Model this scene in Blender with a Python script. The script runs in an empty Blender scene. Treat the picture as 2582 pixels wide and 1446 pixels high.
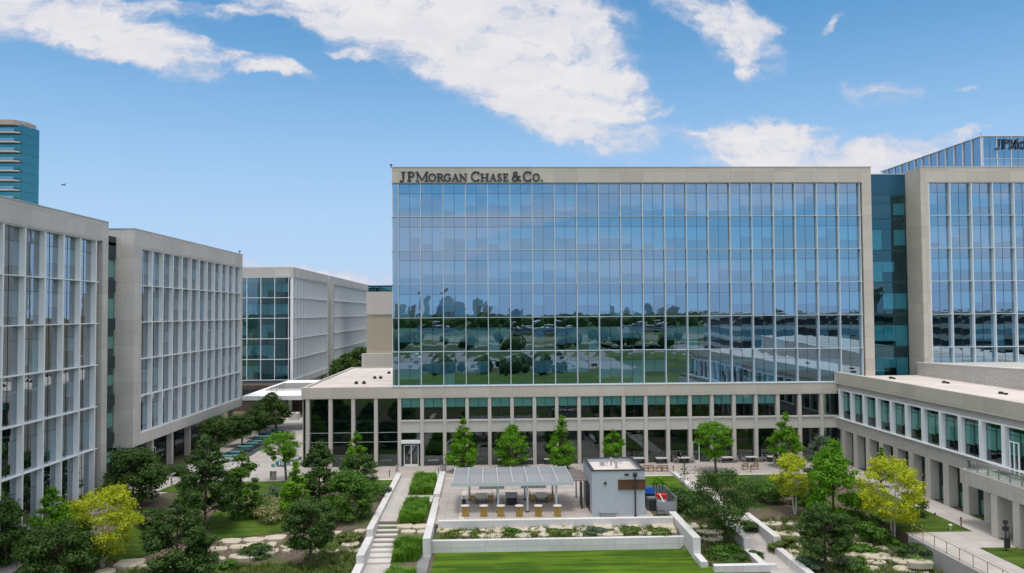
import bpy, bmesh, math, random
import numpy as np
from mathutils import Vector, Matrix
R = math.radians
random.seed(7); rng = np.random.default_rng(7)
SC = bpy.context.scene; COL = SC.collection

# ------------------------------------------------------------------ camera
FPX = 2008.0; YAW = R(2.03); PIT = R(1.88); ROL = R(0.41); H = 20.5
fwd = Vector((math.sin(YAW)*math.cos(PIT), math.cos(YAW)*math.cos(PIT), math.sin(PIT)))
rt0 = Vector((math.cos(YAW), -math.sin(YAW), 0)); up0 = rt0.cross(fwd)
rt = math.cos(ROL)*rt0 - math.sin(ROL)*up0
up = math.cos(ROL)*up0 + math.sin(ROL)*rt0
cam = bpy.data.cameras.new("camera"); camo = bpy.data.objects.new("camera", cam); COL.objects.link(camo)
m = Matrix((rt, up, -fwd)).transposed().to_4x4(); m.translation = (0, 0, H); camo.matrix_world = m
cam.sensor_width = 36; cam.lens = 36*FPX/2582; cam.clip_start = 0.5; cam.clip_end = 12000
SC.camera = camo
# ------------------------------------------------------------------ light
SUN_EL = R(77); SUN_AZ = R(-168)      # azimuth from +Y towards +X
SKY_STR = 0.11; SUN_STR = 1.6
SC.view_settings.view_transform = 'Standard'; SC.view_settings.look = 'None'
SC.view_settings.exposure = 0.25; SC.view_settings.gamma = 1
sun = bpy.data.lights.new("sun", 'SUN'); sun.energy = SUN_STR; sun.angle = R(12); sun.color = (1, .955, .89)
suno = bpy.data.objects.new("sun", sun); COL.objects.link(suno)
sd = Vector((math.sin(SUN_AZ)*math.cos(SUN_EL), math.cos(SUN_AZ)*math.cos(SUN_EL), math.sin(SUN_EL)))
suno.rotation_euler = sd.to_track_quat('Z', 'Y').to_euler(); suno.location = sd*300
world = bpy.data.worlds.new("World"); SC.world = world; world.use_nodes = True
wt = world.node_tree; wt.nodes.clear()
SKY_GRADE = (0.46, 0.98, 1.15)
CLOUD = 0.73


class NT:
    """tiny node expression helper"""
    def __init__(s, t): s.t = t
    def n(s, typ, **kw):
        nd = s.t.nodes.new(typ)
        for k, v in kw.items(): setattr(nd, k, v)
        return nd
    def lk(s, a, b): s.t.links.new(a, b)
    def put(s, sock, v):
        if isinstance(v, (int, float)): sock.default_value = v
        elif isinstance(v, tuple):
            try: sock.default_value = v
            except Exception: sock.default_value = v + (1,)
        else: s.lk(v, sock)
    def m(s, op, a, b=0.0, c=0.0, clamp=False):
        nd = s.n('ShaderNodeMath', operation=op, use_clamp=clamp)
        s.put(nd.inputs[0], a); s.put(nd.inputs[1], b); s.put(nd.inputs[2], c)
        return nd.outputs[0]
    def mixc(s, f, a, b, mode='MIX'):
        nd = s.n('ShaderNodeMix', data_type='RGBA', blend_type=mode)
        s.put(nd.inputs[0], f); s.put(nd.inputs[6], a); s.put(nd.inputs[7], b)
        return nd.outputs[2]
    def ss(s, x, a, b, lo=0.0, hi=1.0):
        nd = s.n('ShaderNodeMapRange', interpolation_type='SMOOTHSTEP')
        s.put(nd.inputs[0], x); nd.inputs[1].default_value = a; nd.inputs[2].default_value = b
        nd.inputs[3].default_value = lo; nd.inputs[4].default_value = hi
        return nd.outputs[0]
    def noise(s, vec, scale, detail=4, rough=.55, dist=0.0, out=0):
        nd = s.n('ShaderNodeTexNoise'); s.put(nd.inputs['Vector'], vec)
        nd.inputs['Scale'].default_value = scale; nd.inputs['Detail'].default_value = detail
        nd.inputs['Roughness'].default_value = rough; nd.inputs['Distortion'].default_value = dist
        return nd.outputs[out]
    def xyz(s, x, y, z):
        nd = s.n('ShaderNodeCombineXYZ'); s.put(nd.inputs[0], x); s.put(nd.inputs[1], y); s.put(nd.inputs[2], z)
        return nd.outputs[0]
    def sep(s, v):
        nd = s.n('ShaderNodeSeparateXYZ'); s.lk(v, nd.inputs[0]); return nd.outputs
    def vm(s, op, a, b=(0, 0, 0)):
        nd = s.n('ShaderNodeVectorMath', operation=op); s.put(nd.inputs[0], a); s.put(nd.inputs[1], b)
        return nd.outputs[0] if op not in ('LENGTH', 'DOT_PRODUCT') else nd.outputs[1]


def build_sky():
    N = NT(wt)
    geo = N.n('ShaderNodeTexCoord'); d = geo.outputs['Generated']
    x, y, z = N.sep(d)
    sky = N.n('ShaderNodeTexSky', sky_type='NISHITA', sun_disc=False, sun_elevation=SUN_EL, sun_rotation=SUN_AZ)
    sky.altitude = 100; sky.air_density = 1.0; sky.dust_density = 0.6; sky.ozone_density = 2.0
    col = N.vm('MULTIPLY', sky.outputs[0], (SKY_GRADE[0]*SKY_STR, SKY_GRADE[1]*SKY_STR, SKY_GRADE[2]*SKY_STR))
    # sky south of the camera: cloud field laid out over directions (u = x/y, v = z/y)
    ys = N.m('MAXIMUM', y, 0.05)
    u = N.m('DIVIDE', x, ys); v = N.m('DIVIDE', z, ys)
    uv = N.xyz(u, v, 0.0)
    wn = N.noise(uv, 5.0, 6, .6, out=1)
    warp = N.vm('MULTIPLY', N.vm('SUBTRACT', wn, (.5, .5, .5)), (.13, .08, 0))
    wn2 = N.noise(uv, 22.0, 5, .6, out=1)
    warp2 = N.vm('MULTIPLY', N.vm('SUBTRACT', wn2, (.5, .5, .5)), (.05, .03, 0))
    p = N.vm('ADD', N.vm('ADD', uv, warp), warp2)
    E = [(170, 55, 330, 62, 14, 1.1), (60, 10, 300, 70, 8, 1.2), (370, 120, 170, 42, 24, .9), (560, 135, 190, 24, 18, .62), (655, 180, 70, 18, 4, .6),
         (450, 18, 150, 22, 6, .5), (640, 22, 110, 14, 8, .38),
         (900, 25, 270, 60, 12, 1.2), (1080, 60, 330, 110, 18, 1.4), (1280, 130, 300, 120, 28, 1.5), (1400, 220, 220, 90, 34, 1.4), (1458, 270, 85, 46, 25, 1.1),
         (1360, 20, 190, 90, 5, .9), (1512, 150, 42, 110, -12, .55), (930, 142, 110, 14, 8, .6), (1490, 340, 70, 10, 42, .6), (1440, 40, 120, 60, 30, .7), (1465, 95, 60, 22, 48, -.45),
         (1820, 15, 170, 55, 20, .85), (1905, 90, 105, 70, 15, .72), (1922, 160, 36, 40, 10, .72),
         (1925, 348, 180, 36, 0, 1.1), (1985, 392, 165, 44, 0, 1.2), (1990, 305, 90, 22, 4, .9), (2215, 395, 190, 34, -6, 1.0), (2080, 415, 260, 24, 0, 1.0),
         (2140, 54, 42, 15, -42, .5), (2262, 236, 70, 34, -6, .45), (2476, 223, 46, 8, 0, .45), (1672, 290, 34, 16, -14, .4), (2460, 350, 130, 20, -22, .5),
         (890, 690, 170, 24, 6, .5), (740, 678, 120, 14, 4, .45), (560, 660, 300, 10, 3, .3)]
    acc = None
    for cx, cy, rx, ry, ang, s in E:
        mp = N.n('ShaderNodeMapping', vector_type='TEXTURE')
        mp.inputs['Location'].default_value = ((cx-1220)/FPX, (789-cy)/FPX, 0)
        mp.inputs['Rotation'].default_value = (0, 0, -R(ang))
        mp.inputs['Scale'].default_value = (rx/FPX, ry/FPX, 1)
        N.lk(p, mp.inputs['Vector'])
        L = N.vm('LENGTH', mp.outputs[0])
        fo = N.m('MULTIPLY', N.ss(L, 0.15, 1.65, 1.0, 0.0), s)
        acc = fo if acc is None else N.m('ADD', acc, fo)
    acc = N.m('MULTIPLY', N.m('SUBTRACT', 1.0, N.m('EXPONENT', N.m('MULTIPLY', N.m('MAXIMUM', acc, 0.0), -1.25))), 1.32)
    rot = N.n('ShaderNodeMapping'); rot.inputs['Rotation'].default_value = (0, 0, R(26)); rot.inputs['Scale'].default_value = (7, 19, 1)
    N.lk(p, rot.inputs['Vector'])
    streak = N.noise(rot.outputs[0], 1.6, 8, .62)
    fine = N.noise(p, 34.0, 6, .65)
    k = N.m('ADD', N.m('MULTIPLY', N.m('SUBTRACT', streak, .5), 2.6), N.m('MULTIPLY', N.m('SUBTRACT', fine, .5), 1.3))
    dens = N.m('ADD', acc, N.m('MULTIPLY', k, N.ss(acc, 0.02, .45)))
    a = N.ss(dens, .08, 1.12, 0.0, .97)
    front = N.m('MULTIPLY', N.ss(y, .02, .12), N.ss(z, .62, .78, 1.0, 0.0))
    a = N.m('MULTIPLY', a, front)
    # sky everywhere else: broken cloud decks; bright unseen overhead part added for fill light
    zz = N.m('ADD', N.m('MAXIMUM', z, 0.0), .12)
    q = N.xyz(N.m('DIVIDE', x, zz), N.m('DIVIDE', y, zz), 0.0)
    bn = N.noise(q, 1.1, 8, .58, .4)
    b = N.ss(bn, .50, .68)
    b = N.m('MULTIPLY', b, N.m('SUBTRACT', 1.0, front))
    b = N.m('MULTIPLY', b, N.ss(z, .05, .45, .0, .9))
    au = N.m('DIVIDE', x, N.m('MAXIMUM', N.m('ABSOLUTE', y), .1)); av = N.m('DIVIDE', z, N.m('MAXIMUM', N.m('ABSOLUTE', y), .1))
    low = N.noise(N.xyz(N.m('MULTIPLY', au, 3.2), N.m('MULTIPLY', av, 15.0), 3.0), 1.0, 7, .6, .6)
    lowa = N.m('MULTIPLY', N.m('MULTIPLY', N.ss(low, .43, .60, 0, .85), N.ss(z, .02, .06)), N.m('SUBTRACT', 1.0, front))
    tone = N.noise(rot.outputs[0], .9, 6, .65)
    shade = N.mixc(N.ss(dens, .3, 1.3), (.70, .72, .86), (.98, .965, .975))
    shade = N.mixc(N.ss(tone, .35, .72, 0, .75), shade, (.78, .79, .89))
    cl = N.vm('MULTIPLY', shade, (CLOUD, CLOUD, CLOUD))
    haze = N.mixc(N.m('MULTIPLY', N.ss(z, 0.0, .40, .92, 0.04), N.m('MAXIMUM', front, N.ss(z, .0, .16, 1.0, .45))), col, (.43, .55, .77))
    base = N.mixc(a, haze, cl)
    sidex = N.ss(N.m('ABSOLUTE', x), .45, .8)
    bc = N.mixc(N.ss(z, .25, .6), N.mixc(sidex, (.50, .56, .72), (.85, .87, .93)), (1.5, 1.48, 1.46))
    b = N.m('MAXIMUM', b, N.m('MULTIPLY', N.ss(z, .3, .6), N.m('MULTIPLY', N.m('SUBTRACT', 1.0, front), .75)))  # unseen overhead deck, added to lift the fill light
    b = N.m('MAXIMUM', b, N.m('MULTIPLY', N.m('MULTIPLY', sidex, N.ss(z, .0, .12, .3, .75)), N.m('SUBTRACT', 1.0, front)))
    base = N.mixc(lowa, base, (.64, .64, .76))
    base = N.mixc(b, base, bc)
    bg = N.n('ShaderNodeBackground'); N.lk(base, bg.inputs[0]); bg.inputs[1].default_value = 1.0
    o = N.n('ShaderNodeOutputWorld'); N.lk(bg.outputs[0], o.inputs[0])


build_sky()
try:
    world.cycles.sampling_method = 'MANUAL'; world.cycles.sample_map_resolution = 512
    SC.cycles.max_bounces = 8; SC.cycles.transparent_max_bounces = 10; SC.cycles.glossy_bounces = 3; SC.cycles.diffuse_bounces = 3
    SC.cycles.use_denoising = True; SC.cycles.sample_clamp_indirect = 6
except Exception: pass

# ------------------------------------------------------------------ materials
MATS = {}


def mat(name, color, rough=.7, metal=0.0, var=.12, vs=1.5, spec=.3, joints=None, coord='world', bump=0.0):
    if name in MATS: return MATS[name]
    mt = bpy.data.materials.new(name); mt.use_nodes = True; t = mt.node_tree; N = NT(t)
    b = t.nodes['Principled BSDF']
    b.inputs['Roughness'].default_value = rough; b.inputs['Metallic'].default_value = metal
    b.inputs['Specular IOR Level'].default_value = spec
    pos = N.n('ShaderNodeNewGeometry').outputs['Position'] if coord == 'world' else N.n('ShaderNodeTexCoord').outputs['Object']
    n1 = N.noise(pos, vs, 5, .6); n2 = N.noise(pos, vs*.13, 3, .5)
    f = N.m('ADD', N.m('MULTIPLY', N.m('SUBTRACT', n1, .5), var*2), N.m('MULTIPLY', N.m('SUBTRACT', n2, .5), var*1.6))
    f = N.m('ADD', f, 1.0)
    X_, Y_, Z_ = N.sep(pos)
    sk = N.noise(N.xyz(N.m('MULTIPLY', N.m('ADD', X_, Y_), 1.6), 0.0, N.m('MULTIPLY', Z_, .12)), 1.0, 5, .65)
    f = N.m('ADD', f, N.m('MULTIPLY', N.m('SUBTRACT', sk, .5), var*1.8))
    c = N.vm('MULTIPLY', tuple(color), N.xyz(f, f, f))
    if joints:
        # (panel width, panel height, line width, darkness, floor?) thin panel joints
        w, h, lw, dk, fl = joints
        X, Y, Z = N.sep(pos)
        if fl: a1, a2 = X, Y
        else: a1, a2 = N.m('ADD', X, Y), Z
        def line(a, per, off=0.0):
            fr = N.m('FRACT', N.m('DIVIDE', N.m('ADD', a, 1000.0+off), per))
            return N.m('LESS_THAN', fr, lw/per)
        l = N.m('MAXIMUM', line(a1, w, .07), line(a2, h, .03))
        cell = N.n('ShaderNodeTexWhiteNoise', noise_dimensions='2D')
        N.lk(N.xyz(N.m('FLOOR', N.m('DIVIDE', N.m('ADD', a1, 1000.07), w)), N.m('FLOOR', N.m('DIVIDE', N.m('ADD', a2, 1000.03), h)), 0.0), cell.inputs['Vector'])
        cf = N.m('ADD', .93, N.m('MULTIPLY', cell.outputs[0], .14))
        c = N.vm('MULTIPLY', c, N.xyz(cf, cf, cf))
        c = N.mixc(N.m('MULTIPLY', l, dk), c, (0.03, 0.03, 0.03))
    N.lk(c, b.inputs['Base Color'])
    if bump:
        bp = N.n('ShaderNodeBump'); bp.inputs['Strength'].default_value = bump; bp.inputs['Distance'].default_value = .03
        N.lk(n1, bp.inputs['Height']); N.lk(bp.outputs[0], b.inputs['Normal'])
    MATS[name] = mt
    return mt


def glass(name, tint, base=.45, gt=(.85, .93, 1.0), wav=.006, ws=.45):
    mt = bpy.data.materials.new(name); mt.use_nodes = True; t = mt.node_tree; t.nodes.clear(); N = NT(t)
    pos = N.n('ShaderNodeNewGeometry').outputs['Position']
    n1 = N.noise(pos, ws, 2, .5); n2 = N.noise(pos, ws*3.2, 1, .5)
    hgt = N.m('ADD', n1, N.m('MULTIPLY', n2, .22))
    bp = N.n('ShaderNodeBump'); bp.inputs['Strength'].default_value = 1.0; bp.inputs['Distance'].default_value = wav
    N.lk(hgt, bp.inputs['Height'])
    g = N.n('ShaderNodeBsdfGlossy'); g.inputs['Roughness'].default_value = 0.0; g.inputs['Color'].default_value = gt + (1,)
    N.lk(bp.outputs[0], g.inputs['Normal'])
    tr = N.n('ShaderNodeBsdfTransparent'); tr.inputs['Color'].default_value = tint + (1,)
    lw = N.n('ShaderNodeLayerWeight'); lw.inputs['Blend'].default_value = .35
    fac = N.m('ADD', base, N.m('MULTIPLY', lw.outputs['Fresnel'], .75*(1-base)), clamp=True)
    mx = N.n('ShaderNodeMixShader'); N.lk(fac, mx.inputs[0]); N.lk(tr.outputs[0], mx.inputs[1]); N.lk(g.outputs[0], mx.inputs[2])
    o = N.n('ShaderNodeOutputMaterial'); N.lk(mx.outputs[0], o.inputs[0])
    MATS[name] = mt; return mt


def leafmat(name, c1, c2, trans=.3, hue=.25):
    mt = bpy.data.materials.new(name); mt.use_nodes = True; t = mt.node_tree; t.nodes.clear(); N = NT(t)
    g = N.n('ShaderNodeNewGeometry'); ri = g.outputs['Random Per Island']
    pos = N.n('ShaderNodeNewGeometry').outputs['Position']
    nz = N.noise(pos, .9, 3, .6)
    f = N.m('ADD', N.m('MULTIPLY', ri, .55), N.m('MULTIPLY', N.ss(nz, .35, .65), .45))
    c = N.mixc(f, c1, c2)
    d = N.n('ShaderNodeBsdfPrincipled'); N.lk(c, d.inputs['Base Color']); d.inputs['Roughness'].default_value = .55; d.inputs['Specular IOR Level'].default_value = .25
    tl = N.n('ShaderNodeBsdfTranslucent'); N.lk(N.vm('MULTIPLY', c, (1.3, 1.5, .6)), tl.inputs['Color'])
    mx = N.n('ShaderNodeMixShader'); mx.inputs[0].default_value = trans
    N.lk(d.outputs[0], mx.inputs[1]); N.lk(tl.outputs[0], mx.inputs[2])
    o = N.n('ShaderNodeOutputMaterial'); N.lk(mx.outputs[0], o.inputs[0])
    MATS[name] = mt; return mt


STONE = mat('limestone', (.49, .45, .385), .8, var=.07, vs=.8, joints=(3.02, 1.52, .03, .35, False))
STONE2 = mat('limestone_plain', (.50, .47, .425), .8, var=.07, vs=1.2)
STONE_L = mat('limestone_grey', (.52, .495, .46), .8, var=.07, vs=.8, joints=(3.4, 1.52, .03, .3, False))
BRICK = mat('ribbed_stone', (.50, .475, .44), .85, var=.06, vs=2, joints=(.9, .16, .03, .45, False))
CONC = mat('white_concrete', (.57, .555, .545), .75, var=.13, vs=1.6, joints=(3.0, 9.0, .03, .35, False))
MULL = mat('pale_blue_grey_metal', (.56, .62, .65), .45, var=.03)
WHITE = mat('white_metal', (.76, .78, .79), .45, var=.03, vs=1)
ALU = mat('aluminium', (.50, .54, .55), .4, metal=.2, var=.03)
MEMB = mat('pale_roof_membrane', (.58, .52, .48), .85, var=.16, vs=.6, joints=(3, 3, .05, .25, True))
ROOFW = mat('white_roof', (.80, .79, .79), .7, var=.04, vs=.6)
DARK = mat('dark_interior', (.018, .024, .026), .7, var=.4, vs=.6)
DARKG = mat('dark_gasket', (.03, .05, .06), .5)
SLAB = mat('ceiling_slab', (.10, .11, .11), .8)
BLIND = mat('blind_fabric', (.84, .88, .85), .9, var=.03)
CHAR = mat('charcoal_metal', (.035, .037, .04), .5)
TEALW = mat('teal_panel', (.05, .16, .18), .4, var=.1)
PAVE = mat('plaza_paving', (.39, .345, .32), .8, var=.10, vs=.9, joints=(1.2, .6, .04, .40, True))
PAVE2 = mat('concrete_path', (.44, .405, .38), .8, var=.08, vs=.8, joints=(1.9, 1.9, .045, .38, True))
PAVE3 = mat('pale_paving_band', (.52, .49, .46), .8, var=.06, vs=1)
ASPH = mat('dark_paving', (.06, .065, .07), .85, var=.15, vs=1)
GRAV = mat('grey_gravel', (.20, .20, .20), .9, var=.3, vs=12, bump=.4)
ROCK = mat('cream_limestone_block', (.47, .415, .325), .85, var=.22, vs=3.0, bump=.7, coord='world')
WOOD = mat('golden_wood', (.40, .26, .07), .6, var=.25, vs=6)
TEAK = mat('teak_wood', (.28, .17, .09), .6, var=.25, vs=6)
BROWN = mat('brown_wood_panel', (.10, .05, .025), .6, var=.2, vs=4)
TOPG = mat('pale_table_top', (.55, .52, .50), .5, var=.05)
METG = mat('grey_perforated_metal', (.30, .32, .34), .5, metal=.3, var=.06, vs=3)
STEEL = mat('brushed_steel', (.45, .43, .41), .35, metal=.6)
BARK = mat('brown_bark', (.10, .075, .055), .9, var=.3, vs=8)
BARKW = mat('pale_birch_bark', (.55, .50, .44), .8, var=.2, vs=8)
TEAL = mat('teal_paint', (.05, .22, .22), .5)
TEALP = mat('pale_teal_paint', (.13, .30, .30), .5)
BLUE = mat('blue_cover', (.01, .10, .42), .5)
RED = mat('red_fabric', (.55, .03, .03), .6)
KIOSK = mat('pale_blue_grey_render', (.38, .415, .445), .8, var=.05, vs=1.5)
GLA = glass('reflective_glass', (.42, .70, .84), .50, (.56, .77, .95), .0022, .45)
GLL = glass('side_glass', (.40, .58, .64), .44, (.78, .88, .97), .003, .45)
GLP = glass('clear_teal_glass', (.47, .74, .71), .10, (.75, .85, .9), .004, .4)
GLE = glass('end_wall_glass', (.34, .60, .66), .20, (.55, .75, .86), .004, .4)
GLD = glass('dark_link_glass', (.24, .58, .64), .16, (.35, .70, .85), .003, .4)
GLH = glass('teal_tower_glass', (.04, .25, .28), .38, (.22, .62, .66), .01, .2)
LF_DARK = leafmat('dark_oak_leaves', (.026, .064, .012), (.080, .150, .030))
LF_MID = leafmat('mid_green_leaves', (.040, .105, .010), (.115, .23, .030))
LF_BRI = leafmat('bright_green_leaves', (.060, .17, .006), (.17, .36, .020), .38)
LF_LIME = leafmat('lime_leaves', (.09, .22, .008), (.20, .40, .02), .35)
LF_YEL = leafmat('yellow_leaves', (.24, .29, .012), (.60, .60, .04), .38)
LF_GREY = leafmat('grey_green_leaves', (.06, .10, .06), (.13, .19, .11), .25)
LF_OLIVE = leafmat('olive_ground_leaves', (.06, .10, .018), (.17, .22, .05), .25)
LF_GRASS = leafmat('ornamental_grass_blades', (.06, .16, .012), (.17, .32, .035), .3)
LF_STRAW = leafmat('straw_grass_blades', (.16, .17, .06), (.32, .32, .15), .25)


def lawnmat(name, c, stripes=0.0):
    mt = bpy.data.materials.new(name); mt.use_nodes = True; t = mt.node_tree; N = NT(t); b = t.nodes['Principled BSDF']
    b.inputs['Roughness'].default_value = .9; b.inputs['Specular IOR Level'].default_value = .15
    pos = N.n('ShaderNodeNewGeometry').outputs['Position']
    a = N.noise(pos, 9, 4, .7); g = N.noise(pos, .35, 4, .6)
    st = N.n('ShaderNodeMapping'); st.inputs['Scale'].default_value = (.12, 1.6, 1); N.lk(pos, st.inputs['Vector'])
    s = N.noise(st.outputs[0], 1.0, 3, .5)
    f = N.m('ADD', N.m('ADD', N.m('MULTIPLY', a, .35), N.m('MULTIPLY', g, .5)), N.m('MULTIPLY', s, stripes))
    f = N.m('DIVIDE', f, .85+stripes)
    cc = N.mixc(N.ss(f, .40, .60), tuple(v*.62 for v in c), (c[0]*1.7, c[1]*1.3, c[2]*1.6))
    N.lk(cc, b.inputs['Base Color'])
    bp = N.n('ShaderNodeBump'); bp.inputs['Strength'].default_value = .5; bp.inputs['Distance'].default_value = .03; N.lk(a, bp.inputs['Height']); N.lk(bp.outputs[0], b.inputs['Normal'])
    MATS[name] = mt; return mt


LAWN = lawnmat('mown_lawn', (.050, .118, .005), 1.1)
LAWN2 = lawnmat('garden_lawn', (.052, .11, .012), .4)


def groundmat():
    mt = bpy.data.materials.new('ground_cover'); mt.use_nodes = True; t = mt.node_tree; N = NT(t); b = t.nodes['Principled BSDF']
    b.inputs['Roughness'].default_value = .95; b.inputs['Specular IOR Level'].default_value = .1
    pos = N.n('ShaderNodeNewGeometry').outputs['Position']; X, Y, Z = N.sep(pos)
    a = N.noise(pos, 6, 5, .7); g = N.noise(pos, .22, 5, .6)
    mulch = N.mixc(N.ss(a, .3, .7), (.075, .055, .042), (.19, .15, .12))
    green = N.mixc(N.ss(a, .3, .7), (.04, .065, .018), (.10, .14, .045))
    near = N.mixc(N.ss(g, .48, .60), mulch, green)
    far = N.noise(pos, .012, 5, .6)
    field = N.mixc(N.ss(far, .35, .65), (.035, .075, .02), (.12, .16, .05))
    c = N.mixc(N.ss(Y, 20., 45.), field, near)
    N.lk(c, b.inputs['Base Color'])
    bp = N.n('ShaderNodeBump'); bp.inputs['Strength'].default_value = .6; bp.inputs['Distance'].default_value = .06; N.lk(a, bp.inputs['Height']); N.lk(bp.outputs[0], b.inputs['Normal'])
    return mt


GROUND = groundmat()

def perforated():
    mt = mat('perforated_roof_sheet', (.34, .36, .38), .5, metal=.2, var=.05, vs=3); N = NT(mt.node_tree)
    b = mt.node_tree.nodes['Principled BSDF']; o = mt.node_tree.nodes['Material Output']
    tr = N.n('ShaderNodeBsdfTransparent'); mx = N.n('ShaderNodeMixShader'); mx.inputs[0].default_value = .38
    N.lk(b.outputs[0], mx.inputs[1]); N.lk(tr.outputs[0], mx.inputs[2]); N.lk(mx.outputs[0], o.inputs[0]); return mt


PERF = perforated()

# ------------------------------------------------------------------ mesh helpers


class MB:
    def __init__(s): s.v = []; s.f = []; s.m = []
    def quad(s, a, b, c, d, mi=0):
        n = len(s.v); s.v += [a, b, c, d]; s.f.append((n, n+1, n+2, n+3)); s.m.append(mi); return s
    def box(s, x0, x1, y0, y1, z0, z1, mi=0):
        n = len(s.v)
        s.v += [(x0, y0, z0), (x1, y0, z0), (x1, y1, z0), (x0, y1, z0), (x0, y0, z1), (x1, y0, z1), (x1, y1, z1), (x0, y1, z1)]
        for q in ((0, 3, 2, 1), (4, 5, 6, 7), (0, 1, 5, 4), (1, 2, 6, 5), (2, 3, 7, 6), (3, 0, 4, 7)):
            s.f.append(tuple(n+i for i in q)); s.m.append(mi)
        return s
    def hexa(s, bot, top, mi=0):
        n = len(s.v); k = len(bot); s.v += list(bot)+list(top)
        s.f.append(tuple(n+i for i in range(k))[::-1]); s.m.append(mi)
        s.f.append(tuple(n+k+i for i in range(k))); s.m.append(mi)
        for i in range(k):
            j = (i+1) % k; s.f.append((n+i, n+j, n+k+j, n+k+i)); s.m.append(mi)
        return s
    def prism(s, poly, z0, z1, mi=0):
        return s.hexa([(x, y, z0) for x, y in poly], [(x, y, z1) for x, y in poly], mi)
    def tube(s, p0, p1, r0, r1=None, n=8, mi=0, cap=True):
        r1 = r0 if r1 is None else r1
        p0 = Vector(p0); p1 = Vector(p1); d = (p1-p0)
        if d.length < 1e-6: return s
        d.normalize(); a = d.orthogonal().normalized(); b = d.cross(a); k = len(s.v)
        for p, r in ((p0, r0), (p1, r1)):
            for i in range(n):
                t = 2*math.pi*i/n; s.v.append(tuple(p+(a*math.cos(t)+b*math.sin(t))*r))
        for i in range(n):
            j = (i+1) % n; s.f.append((k+i, k+j, k+n+j, k+n+i)); s.m.append(mi)
        if cap:
            s.f.append(tuple(k+i for i in range(n))[::-1]); s.m.append(mi)
            s.f.append(tuple(k+n+i for i in range(n))); s.m.append(mi)
        return s
    def cyl(s, x, y, z0, z1, r, r1=None, n=12, mi=0): return s.tube((x, y, z0), (x, y, z1), r, r1, n, mi)
    def mesh(s, name, mats):
        me = bpy.data.meshes.new(name); me.from_pydata(s.v, [], s.f)
        for q in (mats if isinstance(mats, (list, tuple)) else [mats]): me.materials.append(q)
        if any(s.m): me.polygons.foreach_set('material_index', s.m)
        me.update(); return me
    def build(s, name, mats, parent=None, loc=(0, 0, 0), rz=0.0, **kw):
        return ob(name, s.mesh(name, mats), parent, loc, rz, **kw)


def ob(name, me, parent=None, loc=(0, 0, 0), rz=0.0, label=None, cat=None, group=None, kind=None):
    o = bpy.data.objects.new(name, me); COL.objects.link(o)
    o.location = loc; o.rotation_euler = (0, 0, rz)
    if parent is not None: o.parent = parent
    tag(o, label, cat, group, kind); return o


def tag(o, label=None, cat=None, group=None, kind=None):
    if label: o['label'] = label
    if cat: o['category'] = cat
    if group: o['group'] = group
    if kind: o['kind'] = kind


def thing(name, label, cat, loc=(0, 0, 0), rz=0.0, group=None):
    return ob(name, None, None, loc, rz, label, cat, group)


def copy_tree(o, parent=None):
    c = o.copy(); COL.objects.link(c); c.parent = parent
    for ch in list(o.children): copy_tree(ch, c)
    return c


ORD = ['first', 'second', 'third', 'fourth', 'fifth', 'sixth', 'seventh', 'eighth', 'ninth', 'tenth', 'eleventh', 'twelfth', 'thirteenth', 'fourteenth', 'fifteenth', 'sixteenth', 'seventeenth', 'eighteenth', 'nineteenth', 'twentieth']


# ------------------------------------------------------------------ terrain
def sstep(x): x = min(1, max(0, x)); return x*x*(3-2*x)


def hgt(x, y):
    if x > 38.6 and y > 30: return 0.0
    if -5.0 < x < 18.6:
        if y > 77.9: return 0.0
        if y > 74.2: return -.5
        return -1.5
    if y > 110: return 0.0
    t = min(1, max(0, (80.0-y)/9.0))
    return -1.5*t


def at(px, py, z=None):
    """ground point seen at a photo pixel"""
    d = fwd + rt*((px-1291)/FPX) - up*((py-723)/FPX)
    zz = 0.0 if z is None else z
    for _ in range(12):
        t = (zz-H)/d.z; p = (d.x*t, d.y*t)
        if z is not None: break
        zz = .5*zz+.5*hgt(*p)
    return p[0], p[1], zz


def zat(px, py, y):
    d = fwd + rt*((px-1291)/FPX) - up*((py-723)/FPX)
    return H + d.z*y/d.y


def cuts(a, b, step): return [a+step*i for i in range(int(round((b-a)/step))+1)]


GX = [-5000, -2000, -900, -400, -200, -120] + cuts(-80, -6, 2.0) + [-5.0, -4.98] + cuts(-4, 18, 2) + [18.6, 18.62] + cuts(20, 38, 2) + [38.58, 38.62] + cuts(40, 80, 4) + [120, 200, 400, 900, 2000, 5000]
GY = [-5000, -2000, -900, -400, -200, -100, -40, 0, 20, 29.9, 30.1, 40, 50, 60, 66, 69] + cuts(70, 74, 1) + [74.18, 74.22] + cuts(75, 77, 1) + [77.88, 77.92] + cuts(79, 84, 1) + [88, 94, 100, 108, 116, 130, 150, 200, 300, 600, 1200, 2500, 6000]


def build_ground():
    nx, ny = len(GX), len(GY)
    v = [(x, y, hgt(x, y)-.02) for y in GY for x in GX]
    f = [(j*nx+i, j*nx+i+1, (j+1)*nx+i+1, (j+1)*nx+i) for j in range(ny-1) for i in range(nx-1)]
    me = bpy.data.meshes.new('ground'); me.from_pydata(v, [], f); me.materials.append(GROUND)
    ob('ground', me, kind='structure')


build_ground()


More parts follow.
